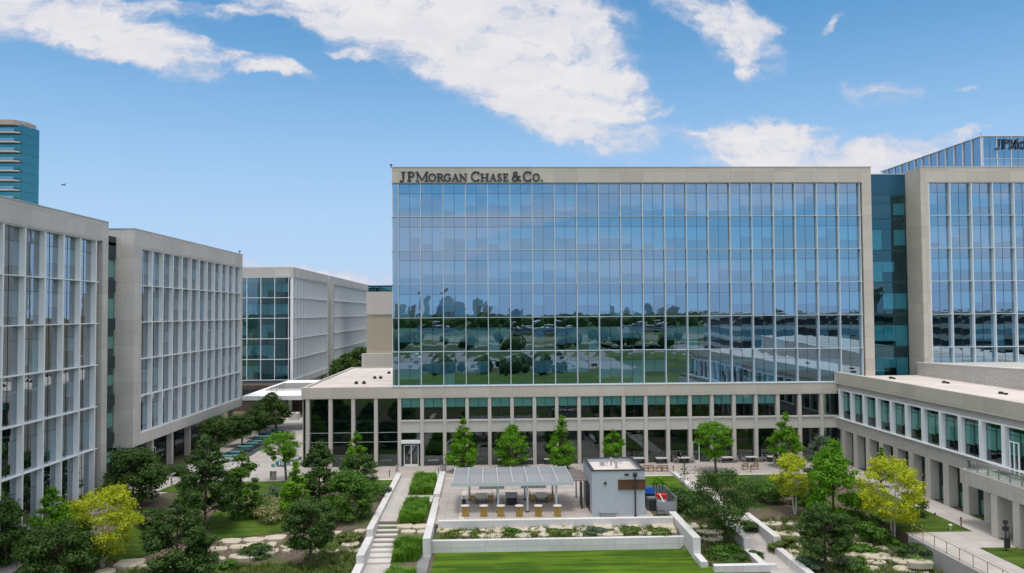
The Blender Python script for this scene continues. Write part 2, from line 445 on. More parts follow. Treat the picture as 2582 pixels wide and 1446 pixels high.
def drape(name, poly, material, dz=.02, th=0.0, **kw):
    bm = bmesh.new(); bm.faces.new([bm.verts.new((x, y, 0)) for x, y in poly])
    xs = [p[0] for p in poly]; ys = [p[1] for p in poly]
    for vals, no, k in ((GX, (1, 0, 0), 0), (GY, (0, 1, 0), 1)):
        lo, hi = (min(xs), max(xs)) if k == 0 else (min(ys), max(ys))
        for c in vals:
            if lo < c < hi:
                co = (c, 0, 0) if k == 0 else (0, c, 0)
                bmesh.ops.bisect_plane(bm, geom=bm.verts[:]+bm.edges[:]+bm.faces[:], plane_co=co, plane_no=no)
    for vv in bm.verts: vv.co.z = hgt(vv.co.x, vv.co.y)+dz
    bm.normal_update()
    for fc in bm.faces:
        if fc.normal.z < 0: fc.normal_flip()
    me = bpy.data.meshes.new(name); bm.to_mesh(me); bm.free(); me.materials.append(material)
    kw.setdefault('kind', 'structure')
    return ob(name, me, **kw)


def rect(x0, x1, y0, y1): return [(x0, y0), (x1, y0), (x1, y1), (x0, y1)]
def pxp(*pts): return [at(*p)[:2] for p in pts]


# pavements
drape('terrace_paving', rect(-24.4, 48.3, 99.3, 108.6), PAVE, .012)
drape('plaza_paving', rect(-4.98, 16.9, 78.35, 99.3), PAVE, .012)
drape('courtyard_paving', rect(-33.9, -24.4, 99.6, 160), PAVE2, .012)
drape('courtyard_crossing', rect(-38.4, -33.9, 99.6, 117), PAVE2, .012)
drape('dark_patio', rect(-38.4, -33.9, 117, 141), ASPH, .012)
drape('patio_path', rect(-40.6, -38.4, 96, 160), PAVE2, .012)
drape('courtyard_paving_far', rect(-38.4, -33.9, 141, 160), PAVE2, .012)
drape('left_path', rect(-42.4, -40.6, 55, 98), PAVE2, .012)
drape('garden_path', [(-40.6, 92), (-38.2, 92.2), (-34.2, 97.2), (-33.9, 99.6), (-40.6, 99.6)], PAVE2, .014)
drape('stair_walk', rect(-10.45, -8.75, 79.7, 99.3), PAVE2, .012)
drape('bed_edging', rect(-8.75, -5.8, 87.6, 90.7), PAVE3, .016)
drape('stair_landing', rect(-8.75, -5.8, 100.8, 104), PAVE3, .03)
drape('lower_walk', rect(-10.45, -8.3, 50, 71.0), PAVE2, .012)
drape('side_path', rect(23.95, 26.1, 45, 99.3), PAVE2, .016)
drape('building_walk', rect(45.0, 48.3, 66, 99.3), PAVE2, .012)
drape('cross_walk', rect(38.62, 45.0, 67.7, 72.7), PAVE2, .012)
drape('ramp_walk', rect(38.62, 42.4, 40, 67.7), PAVE2, .012)
drape('right_lawn_edge_walk', rect(42.4, 48.3, 40, 50), PAVE2, .012)
# lawns
drape('front_lawn', [(-4.6, 40), (23.3, 40), (23.3, 60), (19.0, 69.5), (18.6, 74.0), (-4.6, 74.0)], LAWN, .02)
drape('garden_lawn_left', pxp((535, 1292), (640, 1284), (735, 1312), (738, 1340), (640, 1352), (548, 1362), (520, 1330)), LAWN2, .03)
drape('lawn_by_boulders', pxp((262, 1345), (330, 1325), (412, 1350), (400, 1392), (300, 1420), (250, 1400)), LAWN2, .03)
drape('courtyard_lawn', rect(-31.5, -23.5, 91.5, 99.55), LAWN2, .02)
drape('corner_lawn', rect(-16.5, -11.3, 95.0, 99.25), LAWN2, .02)
drape('path_corner_lawn', pxp((392, 1242), (448, 1219), (520, 1218), (520, 1242)), LAWN2, .03)
drape('kiosk_lawn', [(19.2, 99.25), (23.4, 99.25), (23.4, 88), (19.2, 88)], LAWN, .02)
drape('terrace_lawn', rect(27.3, 40.5, 92.5, 99.25), LAWN2, .02)
drape('wing_lawn', rect(38.66, 44.96, 72.75, 88), LAWN2, .02)
drape('corner_lawn_right', rect(42.45, 48.2, 50, 67.65), LAWN2, .02)
drape('gravel_strip', pxp((1055, 1404), (1085, 1404), (1075, 1446), (1045, 1446)), GRAV, .03)
# far side of the lawn, mirrored in the glass
DRY = mat('dry_field', (.17, .155, .10), .9, var=.3, vs=.05); LOT = mat('parking_concrete', (.24, .22, .205), .85, var=.12, vs=.1); DGR = mat('dark_grass', (.03, .055, .015), .9, var=.35, vs=.06)
for nm, r_, mt_ in (('car_park', (-70, 60, -190, -95), LOT), ('far_road', (-600, 600, -86, -78), ASPH), ('far_path', (-80, 38, -21, -19), LOT), ('far_car_park', (70, 300, -290, -200), LOT), ('highway', (-1500, 1500, -345, -322), LOT), ('campus_road', (-600, 600, -235, -228), ASPH), ('meadow', (-60, 38, -66, -26), LAWN2), ('pond_lawn', (-60, 110, -310, -240), DGR), ('dry_field', (-400, 200, -520, -400), DRY), ('far_field', (-900, 900, -800, -600), DGR), ('stubble_field', (-500, -70, -200, -100), DRY)):
    drape(nm, rect(*r_), mt_, .04)


# ------------------------------------------------------------------ facades (local frame: x along, y into the building, z up)
WC = {}


def win_mesh(kind, w, h, gm, var, split=.30, div=2, rec=0.0):
    key = ('w', kind, round(w, 3), round(h, 3), var)
    if key in WC: return WC[key]
    r_ = random.Random(hash(key) & 0xffff)
    b = MB(); hs = h*(1-split)
    zs = [0, hs, h] if split > 0 else [0, h]
    for i in range(div):
        x0 = w*i/div; x1 = w*(i+1)/div
        for j in range(len(zs)-1):
            e = [r_.uniform(-.003, .003) for _ in range(4)]
            b.quad((x0, e[0], zs[j]), (x1, e[1], zs[j]), (x1, e[2], zs[j+1]), (x0, e[3], zs[j+1]))
    for i in range(1, div): b.box(w*i/div-.016, w*i/div+.016, -.03, .02, 0, h, 1)
    if split > 0: b.box(0, w, -.028, .018, hs-.016, hs+.016, 1)
    me = b.mesh('window', [gm, DARKG]); WC[key] = me; return me


def blind_mesh(w, h, split, var, div=2, mode='rand'):
    key = ('b', round(w, 3), round(h, 3), var, mode)
    if key in WC: return WC[key]
    r_ = random.Random(var*77+5); b = MB(); hs = h*(1-split)
    base = r_.choice([.3, .45, .5, .6, .75])
    for i in range(div):
        f_ = base if r_.random() < .6 else r_.choice([.12, .3, .5, .7, .98])
        if mode == 'half': f_ = .44
        if mode == 'most': f_ = r_.choice([.62, .68, .72])
        x0 = w*i/div+.03; x1 = w*(i+1)/div-.03
        b.box(x0, x1, .09, .10, hs*(1-f_), hs-.02)
    me = b.mesh('blind', BLIND); WC[key] = me; return me


def facade(root, x0, bay, n, zs, gm, gy=.15, fin=(.5, .13), bl='rand', blp=.8, split=.30, kind='a', limit=100, div=2, transom=(.55, .09), x_end=None, interior=1.1, fm=None, last_fin=True, tpad=0.0):
    """windows + fins + transoms; z levels bottom to top"""
    fm = fm or WHITE; cnt = 0; rest = []
    rows = list(range(len(zs)-1))[::-1]
    for k in rows:
        h = zs[k+1]-zs[k]
        for i in range(n):
            vw = random.randrange(5); vb = random.randrange(9)
            wm = win_mesh(kind, bay, h, gm, vw, split, div)
            hb = bl and random.random() < blp
            if cnt < limit:
                w = ob('window', wm, root, (x0+i*bay, gy, zs[k]))
                if hb: ob('blind', blind_mesh(bay, h, split, vb, div, bl), w)
            else: rest.append((x0+i*bay, zs[k], wm, blind_mesh(bay, h, split, vb, div, bl) if hb else None))
            cnt += 1
    if rest:
        for nm, idx in (('window_rows', 2), ('blind_rows', 3)):
            b = MB(); mats = [gm, DARKG] if idx == 2 else [BLIND]
            for q in rest:
                me = q[idx]
                if me is None: continue
                k0 = len(b.v)
                b.v += [(v.co.x+q[0], v.co.y+gy, v.co.z+q[1]) for v in me.vertices]
                for p in me.polygons: b.f.append(tuple(k0+i for i in p.vertices)); b.m.append(p.material_index)
            b.build(nm, mats, root, kind='stuff')
    xe = x0+n*bay if x_end is None else x_end
    if fin:
        fd, fw = fin
        for i in range(n+1 if last_fin else n):
            MB().box(x0+i*bay-fw/2, x0+i*bay+fw/2, gy-fd, gy+.05, zs[0], zs[-1]).build('mullion', fm, root)
    if transom:
        td, th = transom
        for z in zs:
            MB().box(x0-tpad, xe+.02, gy-td-.012, gy+.04, z-th/2, z+th/2).build('transom', fm, root)
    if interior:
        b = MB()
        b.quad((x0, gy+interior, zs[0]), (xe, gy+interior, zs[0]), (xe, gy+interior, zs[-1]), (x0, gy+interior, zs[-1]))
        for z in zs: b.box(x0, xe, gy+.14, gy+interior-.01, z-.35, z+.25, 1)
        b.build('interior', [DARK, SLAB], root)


# glyphs ------------------------------------------------------------
def arc(cx, cy, rx, ry, a0, a1, n=12): return [(cx+rx*math.cos(R(a0+(a1-a0)*i/n)), cy+ry*math.sin(R(a0+(a1-a0)*i/n))) for i in range(n+1)]


TK, TN = .19, .085
GL = {
 'J': [([(.62, .98), (.62, .25)], TK), (arc(.38, .2, .24, .26, 0, -150), TN*1.4), ([(.14, .05), (.22, .02)], TK), ([(.3, .97), (.95, .97)], TN)],
 'P': [([(.25, .02), (.25, .98)], TK), ([(.02, .03), (.5, .03)], TN), ([(.02, .97), (.4, .97)], TN), ([(.25, .97), (.5, .97)]+arc(.52, .73, .36, .24, 90, -90)+[(.3, .49)], TN*1.5)],
 'M': [([(.13, .02), (.13, .98)], TN), ([(.86, .02), (.86, .98)], TK*.8), ([(.12, .97), (.5, .12)], TK*.75), ([(.5, .1), (.86, .97)], TN), ([(0, .03), (.26, .03)], TN), ([(.72, .03), (1, .03)], TN), ([(0, .97), (.2, .97)], TN), ([(.8, .97), (1, .97)], TN)],
 'O': [(arc(.5, .5, .42, .46, 0, 360, 22), TK*.8)],
 'R': [([(.22, .02), (.22, .98)], TK), ([(.02, .03), (.42, .03)], TN), ([(.02, .97), (.4, .97)], TN), ([(.22, .97), (.48, .97)]+arc(.5, .74, .3, .23, 90, -90)+[(.3, .51)], TN*1.5), ([(.45, .5), (.85, .05), (1, .03)], TK*.8)],
 'G': [(arc(.5, .5, .42, .46, 45, 320, 18), TK*.75), ([(.84, .45), (.84, .15)], TK*.8), ([(.62, .46), (1, .46)], TN), ([(.82, .72), (.82, .95)], TN)],
 'A': [([(.14, .03), (.5, .98)], TN), ([(.5, .98), (.86, .03)], TK*.9), ([(.27, .35), (.72, .35)], TN), ([(0, .03), (.3, .03)], TN), ([(.66, .03), (1, .03)], TN)],
 'N': [([(.16, .02), (.16, .98)], TN), ([(.84, .02), (.84, .98)], TN), ([(.14, .97), (.84, .05)], TK*.85), ([(0, .03), (.32, .03)], TN), ([(.68, .97), (1, .97)], TN), ([(0, .97), (.2, .97)], TN)],
 'C': [(arc(.52, .5, .43, .47, 48, 312, 18), TK*.75), ([(.85, .7), (.85, .98)], TN), ([(.85, .02), (.85, .25)], TN)],
 'H': [([(.2, .02), (.2, .98)], TK), ([(.8, .02), (.8, .98)], TK), ([(.2, .5), (.8, .5)], TN), ([(.02, .03), (.4, .03)], TN), ([(.02, .97), (.4, .97)], TN), ([(.6, .03), (.98, .03)], TN), ([(.6, .97), (.98, .97)], TN)],
 'S': [(arc(.5, .74, .33, .22, 30, 200, 10)+[(.3, .6), (.7, .42)]+arc(.5, .26, .35, .22, 30, -150, 10), TK*.75), ([(.8, .72), (.8, .96)], TN), ([(.16, .04), (.16, .3)], TN)],
 'E': [([(.25, .02), (.25, .98)], TK), ([(.03, .03), (.88, .03)], TN*1.2), ([(.03, .97), (.85, .97)], TN*1.2), ([(.25, .52), (.65, .52)], TN), ([(.86, .03), (.9, .25)], TN), ([(.83, .97), (.83, .76)], TN), ([(.65, .4), (.65, .64)], TN)],
 '&': [(arc(.4, .77, .17, .18, -40, 220, 14)+[(.8, .1), (.98, .03)], TN*1.7), (arc(.36, .27, .27, .25, 60, 330, 14)+[(.72, .33), (.8, .5)], TN*1.7), ([(.62, .52), (.95, .52)], TN)],
 '.': [([(.1, .08), (.9, .08)], .18)],
}


def glyph(ch, w, h, dep=.12):
    b = MB()
    for k, (pl, t) in enumerate(GL[ch]):
        t = t*h
        for i in range(len(pl)-1):
            p = Vector((pl[i][0]*w, pl[i][1]*h)); q = Vector((pl[i+1][0]*w, pl[i+1][1]*h)); d = q-p
            if d.length < 1e-5: continue
            d.normalize(); nn = Vector((-d.y, d.x))*t/2; e = d*min(t*.25, .03)
            o = .0015*((k*5+i) % 7)
            c = [p-e-nn, q+e-nn, q+e+nn, p-e+nn]
            b.hexa([(v.x, -dep-o, v.y) for v in c], [(v.x, 0, v.y) for v in c])
    return b.mesh('letter', CHAR)


# ------------------------------------------------------------------ main building
YF = 108.0
mainb = thing('office_building', 'widest blue glass office block, dark serif lettering on its stone parapet at the left end', 'office building', (-12.3, YF, 0))
X0 = .8; LV = [10.76+4.557*i for i in range(7)]
b = MB(); b.box(0, 65.8, -.42, .55, LV[-1]+.05, 40.25); b.build('parapet', STONE, mainb)
b = MB(); b.box(64.5, 65.8, -.42, .55, 10.8, LV[-1]+.05); b.build('stone_frame', STONE, mainb)
b = MB(); b.box(.05, 65.75, 1.5, 24, 10.7, 39.9); b.box(64.5, 65.78, .55, 1.5, 10.8, 40.1); b.build('wall', STONE2, mainb)
b = MB(); b.box(-.05, 65.85, -.47, .6, 40.25, 40.33); b.build('coping', ALU, mainb)
facade(mainb, X0, 3.02, 21, LV, GLA, .15, (.5, .085), x_end=64.45, tpad=.95, fm=MULL, transom=(.4, .065))
b = MB()
for k in range(6): b.quad((.02, .15, LV[k]), (X0, .15, LV[k]), (X0, .15, LV[k+1]), (.02, .15, LV[k+1]))
b.box(-.04, .02, -.02, 1.4, LV[0], LV[-1], 1); b.build('corner_glazing', [GLA, WHITE], mainb)
MB().box(64.25, 64.49, .1, .3, LV[0], LV[-1]).build('frame_reveal', DARKG, mainb)


def pxx(px, y=YF-.45): # photo column to world x on the facade
    d = fwd + rt*((px-1291)/FPX) - up*((450-723)/FPX); return d.x*y/d.y


zb = zat(1180, 457.6, YF-.45)
for ch, a_, b_, big in (('J', 1007, 1023, 1), ('P', 1027, 1046, 1), ('M', 1048, 1080, 1), ('O', 1080, 1100, 0), ('R', 1101, 1120, 0), ('G', 1119, 1138, 0), ('A', 1139, 1157, 0), ('N', 1158, 1178, 0),
                        ('C', 1187, 1211, 1), ('H', 1211, 1233, 0), ('A', 1234, 1252, 0), ('S', 1253, 1266, 0), ('E', 1268, 1283, 0), ('&', 1290, 1314, 1), ('C', 1318, 1342, 1), ('O', 1343, 1361, 0), ('.', 1364, 1368, 0)):
    xa, xb = pxx(a_), pxx(b_)
    ob('letter', glyph(ch, xb-xa, 1.30 if big else 1.04), mainb, (xa+12.3, -.425, zb))
b = MB(); b.cyl(-.2, .2, 40.25, 40.6, .05); b.box(-.35, -.05, .05, .35, 40.6, 40.78); b.build('roof_camera', CHAR, mainb)

# podium
pod = thing('podium_building', 'two storey limestone podium under the glass block, green blinds in its upper windows', 'building', (-11.4, YF, 0))
NB = 20
b = MB(); b.box(-13.0, 59.9, -.5, .2, 9.15, 10.66); b.box(-13.0, -.9, .2, .5, 9.15, 10.66); b.build('stone_band', STONE, pod)
MB().box(-.9, 59.9, -.56, -.36, 10.665, 10.735).build('white_sill', WHITE, pod)
for i in range(-4, NB+1):
    x = i*3.02-(.12 if i < 0 else 0)
    MB().box(x-.23, x+.23, -.44, .3, 0, 9.15).build('column', STONE2, pod)
for i in range(NB):
    x = i*3.02
    q = ob('window', win_mesh('p', 2.56, 2.97, GLP, i % 5, .001, 2), pod, (x+.23, .1, 6.18))
    if i not in (17, 18, 19): ob('blind', blind_mesh(2.56, 2.97, .0, 2, 2, 'half'), q)
    b = MB(); b.box(x+.23, x+2.79, -.3, .3, 4.52, 5.97); b.build('spandrel', STONE2, pod)
    MB().box(x+.23, x+2.79, -.41, .3, 5.975, 6.175).build('ledge', STONE2, pod)
    if i: ob('shopfront_glazing', win_mesh('g', 2.56, 4.42, GLP, i % 5, .36, 1), pod, (x+.23, .2, .1))
ob('shopfront_glazing', win_mesh('g', 2.56, 1.0, GLP, 1, .001, 1), pod, (.23, .2, 3.5))
for i in range(4):
    q = ob('tall_glazing', win_mesh('t', 2.56, 9.05, GLP, i, .34, 1), pod, (-12.08+i*3.02+.12, .2, .1))
    MB().box(0, 2.56, -.04, .02, 4.4, 4.46).box(0, 2.56, -.04, .02, 3.15, 3.2).build('rail', ALU, q)
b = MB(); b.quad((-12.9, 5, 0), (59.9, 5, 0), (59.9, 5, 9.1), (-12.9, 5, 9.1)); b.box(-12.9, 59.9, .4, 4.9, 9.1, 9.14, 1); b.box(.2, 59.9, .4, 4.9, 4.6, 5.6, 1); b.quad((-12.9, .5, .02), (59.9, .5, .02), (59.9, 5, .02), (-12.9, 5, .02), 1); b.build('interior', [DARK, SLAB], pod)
b = MB(); b.box(-12.9, -.9, .5, 40, 10.2, 10.45); b.build('roof', MEMB, pod)
b = MB(); b.box(-13.0, -12.65, .5, 40, 10.0, 10.66); b.box(-13.0, -5, 40, 40.3, 9, 10.66); b.box(-13.0, -12.9, .3, 40, 0, 9.9); b.build('parapet', STONE2, pod)
for x, y in ((-4.5, 26), (-2.5, 27), (-5.5, 16), (-4.6, 16), (-6.9, 7), (-5.8, 7)):
    b = MB(); b.box(x-.25, x+.25, y-.2, y+.2, 10.45, 10.75); b.cyl(x, y, 10.75, 10.9, .12); b.build('roof_vent', CHAR, pod)


def door_unit(parent, x, w, h, y, mt_=WHITE, panes=2):
    b = MB(); t = .09
    b.box(0, t, -.06, .06, 0, h); b.box(w-t, w, -.06, .06, 0, h); b.box(t, w-t, -.055, .055, h-t, h); b.box(t, w-t, -.055, .055, 0, .25)
    for i in range(1, panes): b.box(w*i/panes-.06, w*i/panes+.06, -.056, .056, .25, h-t)
    d = b.build('door', mt_, parent, (x, y, .02))
    c = MB(); c.quad((t, 0, .25), (w-t, 0, .25), (w-t, 0, h-t), (t, 0, h-t)); c.build('door_glass', GLP, d)
    for i in range(panes): MB().box(w*(i+.5)/panes-.02, w*(i+.5)/panes+.02, -.12, -.06, .9, 1.4).build('handle', STEEL, d)
    return d


door_unit(pod, .55, 1.95, 2.85, 0.05)
MB().box(.23, 2.79, -.5, .15, 3.1, 3.5).build('door_canopy', WHITE, pod)
MB().box(.23, .5, .1, .2, 0, 3.1).box(2.52, 2.79, .1, .2, 0, 3.1).build('door_side_panel', CHAR, pod)
door_unit(pod, 38.75+.85, .95, 2.75, -.0, WHITE, 1)

# link and right block
lnk = thing('link_block', 'dark teal glass connecting block recessed between two stone framed office blocks at the right', 'building', (53.5, 111.6, 0))
b = MB(); b.box(0, 6.95, .0, .3, LV[-1]-1.2, 39.9); b.build('top_panel', mat('deep_blue_panel', (.01, .08, .14), .25, spec=.6), lnk)
facade(lnk, .02, 1.725, 4, LV[:-1]+[LV[-1]-1.2], GLD, .1, None, 'rand', .75, .34, 'k', div=1, transom=None)
MB().box(0, 7, 1.4, 12, 0, 39.8).build('wall', DARK, lnk)
MB().box(0, 6.95, -.05, .5, 39.9, 40.0).build('coping', ALU, lnk)
for k in range(6): MB().box(0, 6.95, .02, .12, LV[k]-.06, LV[k]+.06).build('transom', DARKG, lnk)
rb = thing('office_building', 'right hand glass office block with a stone frame cut by the photo edge', 'office building', (60.45, YF, 0))
b = MB(); b.box(0, 30, -.42, .55, LV[-1]+.05, 40.25); b.build('parapet', STONE, rb)
b = MB(); b.box(0, 1.05, -.42, 3.55, 0, LV[-1]+.05); b.box(0, 1.0, .55, 3.55, LV[-1]+.05, 40.25); b.build('stone_frame', STONE, rb)
b = MB(); b.box(1.06, 30, 1.5, 24, 0, 39.9); b.build('wall', STONE2, rb)
MB().box(-.04, 30, -.47, .6, 40.25, 40.33).build('coping', ALU, rb)
facade(rb, 1.15, 3.02, 9, LV, GLA, .15, (.52, .14), x_end=28.4, fm=MULL, transom=(.45, .07))
MB().box(1.051, 1.25, -.36, .1, LV[0], LV[-1]).build('frame_edge', WHITE, rb)

# rear right tower with lettering
tw = thing('glass_tower', 'taller glass block behind the right office block, wedge roofline and black serif lettering', 'office building', (104, 161.5, 0))
tb = MB(); tb.box(.3, 60, .3, 42, 0, 56.3); tb.build('wall', DARK, tw)
ztw = [56.45-4.55*k for k in range(7)][::-1]
facade(tw, .1, 3.02, 12, ztw[:], GLA, 0, (.2, .12), 'rand', .3, .0, 'tw', transom=(.1, .06), interior=.25, limit=60)
tws = MB()
side = ob('side_facade', MB().box(-.02, .28, 0, .1, 30, 56.4).mesh('side_facade', WHITE), tw)
for i in range(13):
    y = i*3.2
    MB().quad((0, y+3.2, 30), (0, y, 30), (0, y, 56.45), (0, y+3.2, 56.45)).build('side_window', GLA, tw)
    MB().box(-.28, -.02, y-.07, y+.07, 30, 56.55).build('side_mullion', WHITE, tw)
MB().box(-.3, 60, -.25, 42, 56.55, 56.7).build('coping', WHITE, tw)
MB().cyl(.2, .5, 56.7, 57.5, .05).build('roof_mast', CHAR, tw)
xa = 2.8
for ch, w_, h_ in (('J', 1.1, 2.0), ('P', 1.2, 2.0), ('M', 1.8, 2.0), ('O', 1.4, 1.6), ('R', 1.4, 1.6), ('G', 1.4, 1.6), ('A', 1.4, 1.6), ('N', 1.4, 1.6)):
    ob('letter', glyph(ch, w_, h_, .08), tw, (xa, -.30, 53.9)); xa += w_+.35

# ------------------------------------------------------------------ left blocks
XL = -42.8; LL = [28.76-4.557*k for k in range(7)]   # 28.76 24.2 19.65 15.09 10.53 5.98 1.42
l1 = thing('office_building', 'nearest left office block with deep white fins, cut by the left photo edge', 'office building', (XL, 51.0, 0), R(90))
facade(l1, .6, 3.37, 11, LL[::-1][1:], GLL, .15, (.55, .2), 'rand', .4, .3, 'l', x_end=38.3)
facade(l1, .6, 3.37, 11, [.3, LL[5]], GLL, .15, (.55, .2), None, 0, .3, 'l', x_end=38.3, transom=None)
b = MB(); b.box(0, 40.2, -.5, .5, 28.82, 31.0); b.box(38.9, 40.2, -.5, .5, .0, 28.82); b.build('stone_frame', STONE_L, l1)
MB().box(0, 40.2, 1.4, 20, 0, 30.8).box(39.0, 40.19, .5, 1.4, 0, 30.9).build('wall', STONE_L, l1)
MB().box(-.1, 40.25, -.55, .6, 31.0, 31.08).build('coping', ALU, l1)
lk = thing('link_block', 'dark narrow glazed link between the two left office blocks', 'building', (XL-1.7, 91.2, 0), R(90))
facade(lk, .0, 3.3, 2, LL[::-1], GLP, .1, None, 'rand', 1, .36, 'lk', div=2, transom=None)
b = MB(); b.box(0, 6.7, 0, .3, 28.9, 30.0); b.build('top_panel', DARKG, lk)
MB().box(0, 6.7, 1.4, 15, 0, 29.9).build('wall', DARK, lk)
for k in range(6): MB().box(0, 6.7, .0, .12, LL[k]-1.4 if k == 0 else LL[k]-.8, LL[k]+.5).build('spandrel_panel', DARKG, lk)
l2 = thing('office_building', 'left office block raised on columns with a thick limestone frame and white fins', 'office building', (XL, 97.9, 0), R(90))
facade(l2, 2.3, 3.37, 12, LL[::-1][1:], GLL, .15, (.55, .2), 'rand', .4, .3, 'l', x_end=42.8)
b = MB(); b.box(0, 43.3, -.5, .6, 28.82, 31.0); b.box(0, 2.15, -.5, .6, 4.6, 28.82); b.box(2.15, 43.3, -.5, .6, 4.6, 5.9); b.box(42.85, 43.3, -.5, .6, 5.9, 28.82); b.build('stone_frame', STONE_L, l2)
MB().box(.01, 43.2, 1.4, 18, 4.6, 30.8).box(0.02, 2, .6, 18, 4.62, 30.95).build('wall', STONE_L, l2)
MB().box(-.05, 43.35, -.55, 18, 31.0, 31.08).build('coping', ALU, l2)
for i in range(7):
    MB().box(.8+i*6.6, 1.5+i*6.6, .3, 1.0, 0, 4.6).build('column', STONE2, l2)
    if i < 6: ob('ground_floor_glazing', win_mesh('lg', 6.6, 4.5, GLP, i % 5, .3, 4), l2, (.9+i*6.6, 1.8, .05))
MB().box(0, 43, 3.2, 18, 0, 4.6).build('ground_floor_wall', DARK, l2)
door_unit(l2, 9.8, 1.9, 2.8, 1.55)
b = MB(); b.cyl(43.2, 0, 31.08, 31.5, .05); b.box(43.05, 43.35, -.15, .15, 31.5, 31.7); b.build('roof_camera', CHAR, l2)
l3 = thing('office_building', 'middle distance office block with a blue glass end wall and dense white fins', 'office building', (XL, 178.6, 0), R(90))
facade(l3, .2, 3.2, 12, LL[::-1][1:], GLL, .15, (.6, .22), None, 0, .3, 'l3', x_end=38.6)
b = MB(); b.box(0, 40.3, -.5, .6, 28.82, 31.0); b.box(38.7, 40.3, -.5, .6, 0, 28.82); b.box(0, 38.7, -.5, .6, 4.6, 5.95); b.build('stone_frame', STONE_L, l3)
MB().box(1.6, 40.2, 1.4, 30, 0, 30.7).box(0, .6, .6, 30, 28.9, 31.0).build('wall', STONE_L, l3)
e3 = thing('office_building', 'blue glass end wall of the middle distance block, white mullion grid above the white canopy', 'office building', (XL-26, 178.6, 0))
bpy.data.objects.remove(e3)
facade_root = l3
# end wall as parts of the same block (local x = world y, local y = -world x)
for k in range(5):
    for i in range(7):
        wm = win_mesh('e3', 3.05, 4.557, GLE, i % 5, .3, 2)
        w = ob('end_window', wm, l3, (.15, 21.95-i*3.05, LL[5-k]), R(-90))
        if random.random() < .7: ob('blind', blind_mesh(3.05, 4.557, .3, random.randrange(9), 2, 'rand'), w)
for i in range(8): MB().box(-.15, .12, .55+i*3.05-.06, .55+i*3.05+.06, LL[5], 28.8).build('end_mullion', WHITE, l3)
for k in range(6): MB().box(-.17, .13, .2, 22, LL[k]-.06, LL[k]+.06).build('end_transom', WHITE, l3)
l4 = thing('office_building', 'farthest left office block with dense white fins beside the dark trees', 'office building', (XL, 220.5, 0), R(90))
facade(l4, 6.5, 3.4, 20, LL[::-1][1:], GLL, .15, (.6, .22), None, 0, .3, 'l4', x_end=74.5)
b = MB(); b.box(0, 76, -.5, .6, 28.82, 31.0); b.box(0, 6.4, -.5, .6, 0, 28.82); b.box(74.6, 76, -.5, .6, 0, 28.82); b.box(6.4, 74.6, -.5, .6, 0, 5.9); b.build('stone_frame', STONE_L, l4)
MB().box(0.01, 76, 1.4, 20, 0, 30.8).build('wall', STONE_L, l4)
bb = thing('stone_building', 'plain beige stone block seen in the gap left of the glass facade', 'building', (-24.6, 168, 0))
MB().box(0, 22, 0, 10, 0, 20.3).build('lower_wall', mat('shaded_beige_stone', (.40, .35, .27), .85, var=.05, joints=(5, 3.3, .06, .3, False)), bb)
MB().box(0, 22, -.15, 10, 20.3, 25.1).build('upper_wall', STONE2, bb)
MB().box(-.8, 22, -1.5, 0, 0, 12.2).build('plinth', STONE2, bb)
tg = thing('glass_building', 'sliver of teal glass roof behind the beige stone block', 'building', (-34, 236, 0))
MB().box(0, 30, 0, 10, 0, 28.6).build('wall', TEALW, tg); MB().box(0, 30, -.2, 0, 26, 28.4).build('glazing', GLH, tg); MB().box(-.1, 30, -.3, 10, 28.6, 28.8).build('coping', CHAR, tg)

# canopy
cn = thing('canopy', 'white flat walkway canopy with an open roof light between the left blocks and podium', 'canopy', (-42.3, 141.2, 0))
b = MB(); L_ = 17.6
b.box(0, L_, 0, 9.3, 5.5, 6.25); b.box(0, L_, 22.5, 33, 5.5, 6.25); b.box(0, 1.5, 9.3, 22.5, 5.5, 6.25); b.box(13.5, L_, 9.3, 22.5, 5.5, 6.25); b.build('roof', ROOFW, cn)
b = MB()
for a in ((1.5, 13.5, 9.3, 9.6), (1.5, 13.5, 22.2, 22.5), (1.5, 1.8, 9.6, 22.2), (13.2, 13.5, 9.6, 22.2)): b.box(a[0], a[1], a[2], a[3], 5.45, 6.6)
b.build('roof_light_kerb', CONC, cn)
for x, y in ((9.3, 9), (3, 9), (16, 30), (9.3, 30), (1.2, 30)): MB().box(x-.35, x+.35, y-.35, y+.35, 0, 5.5).build('column', STONE2, cn)
sb = thing('service_building', 'dark low building in the shade beyond the white canopy', 'building', (-60, 172, 0))
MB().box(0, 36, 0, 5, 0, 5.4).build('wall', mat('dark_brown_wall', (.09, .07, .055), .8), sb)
MB().box(1, 35, -.1, 0, 2.2, 4.6).build('window_band', CHAR, sb)

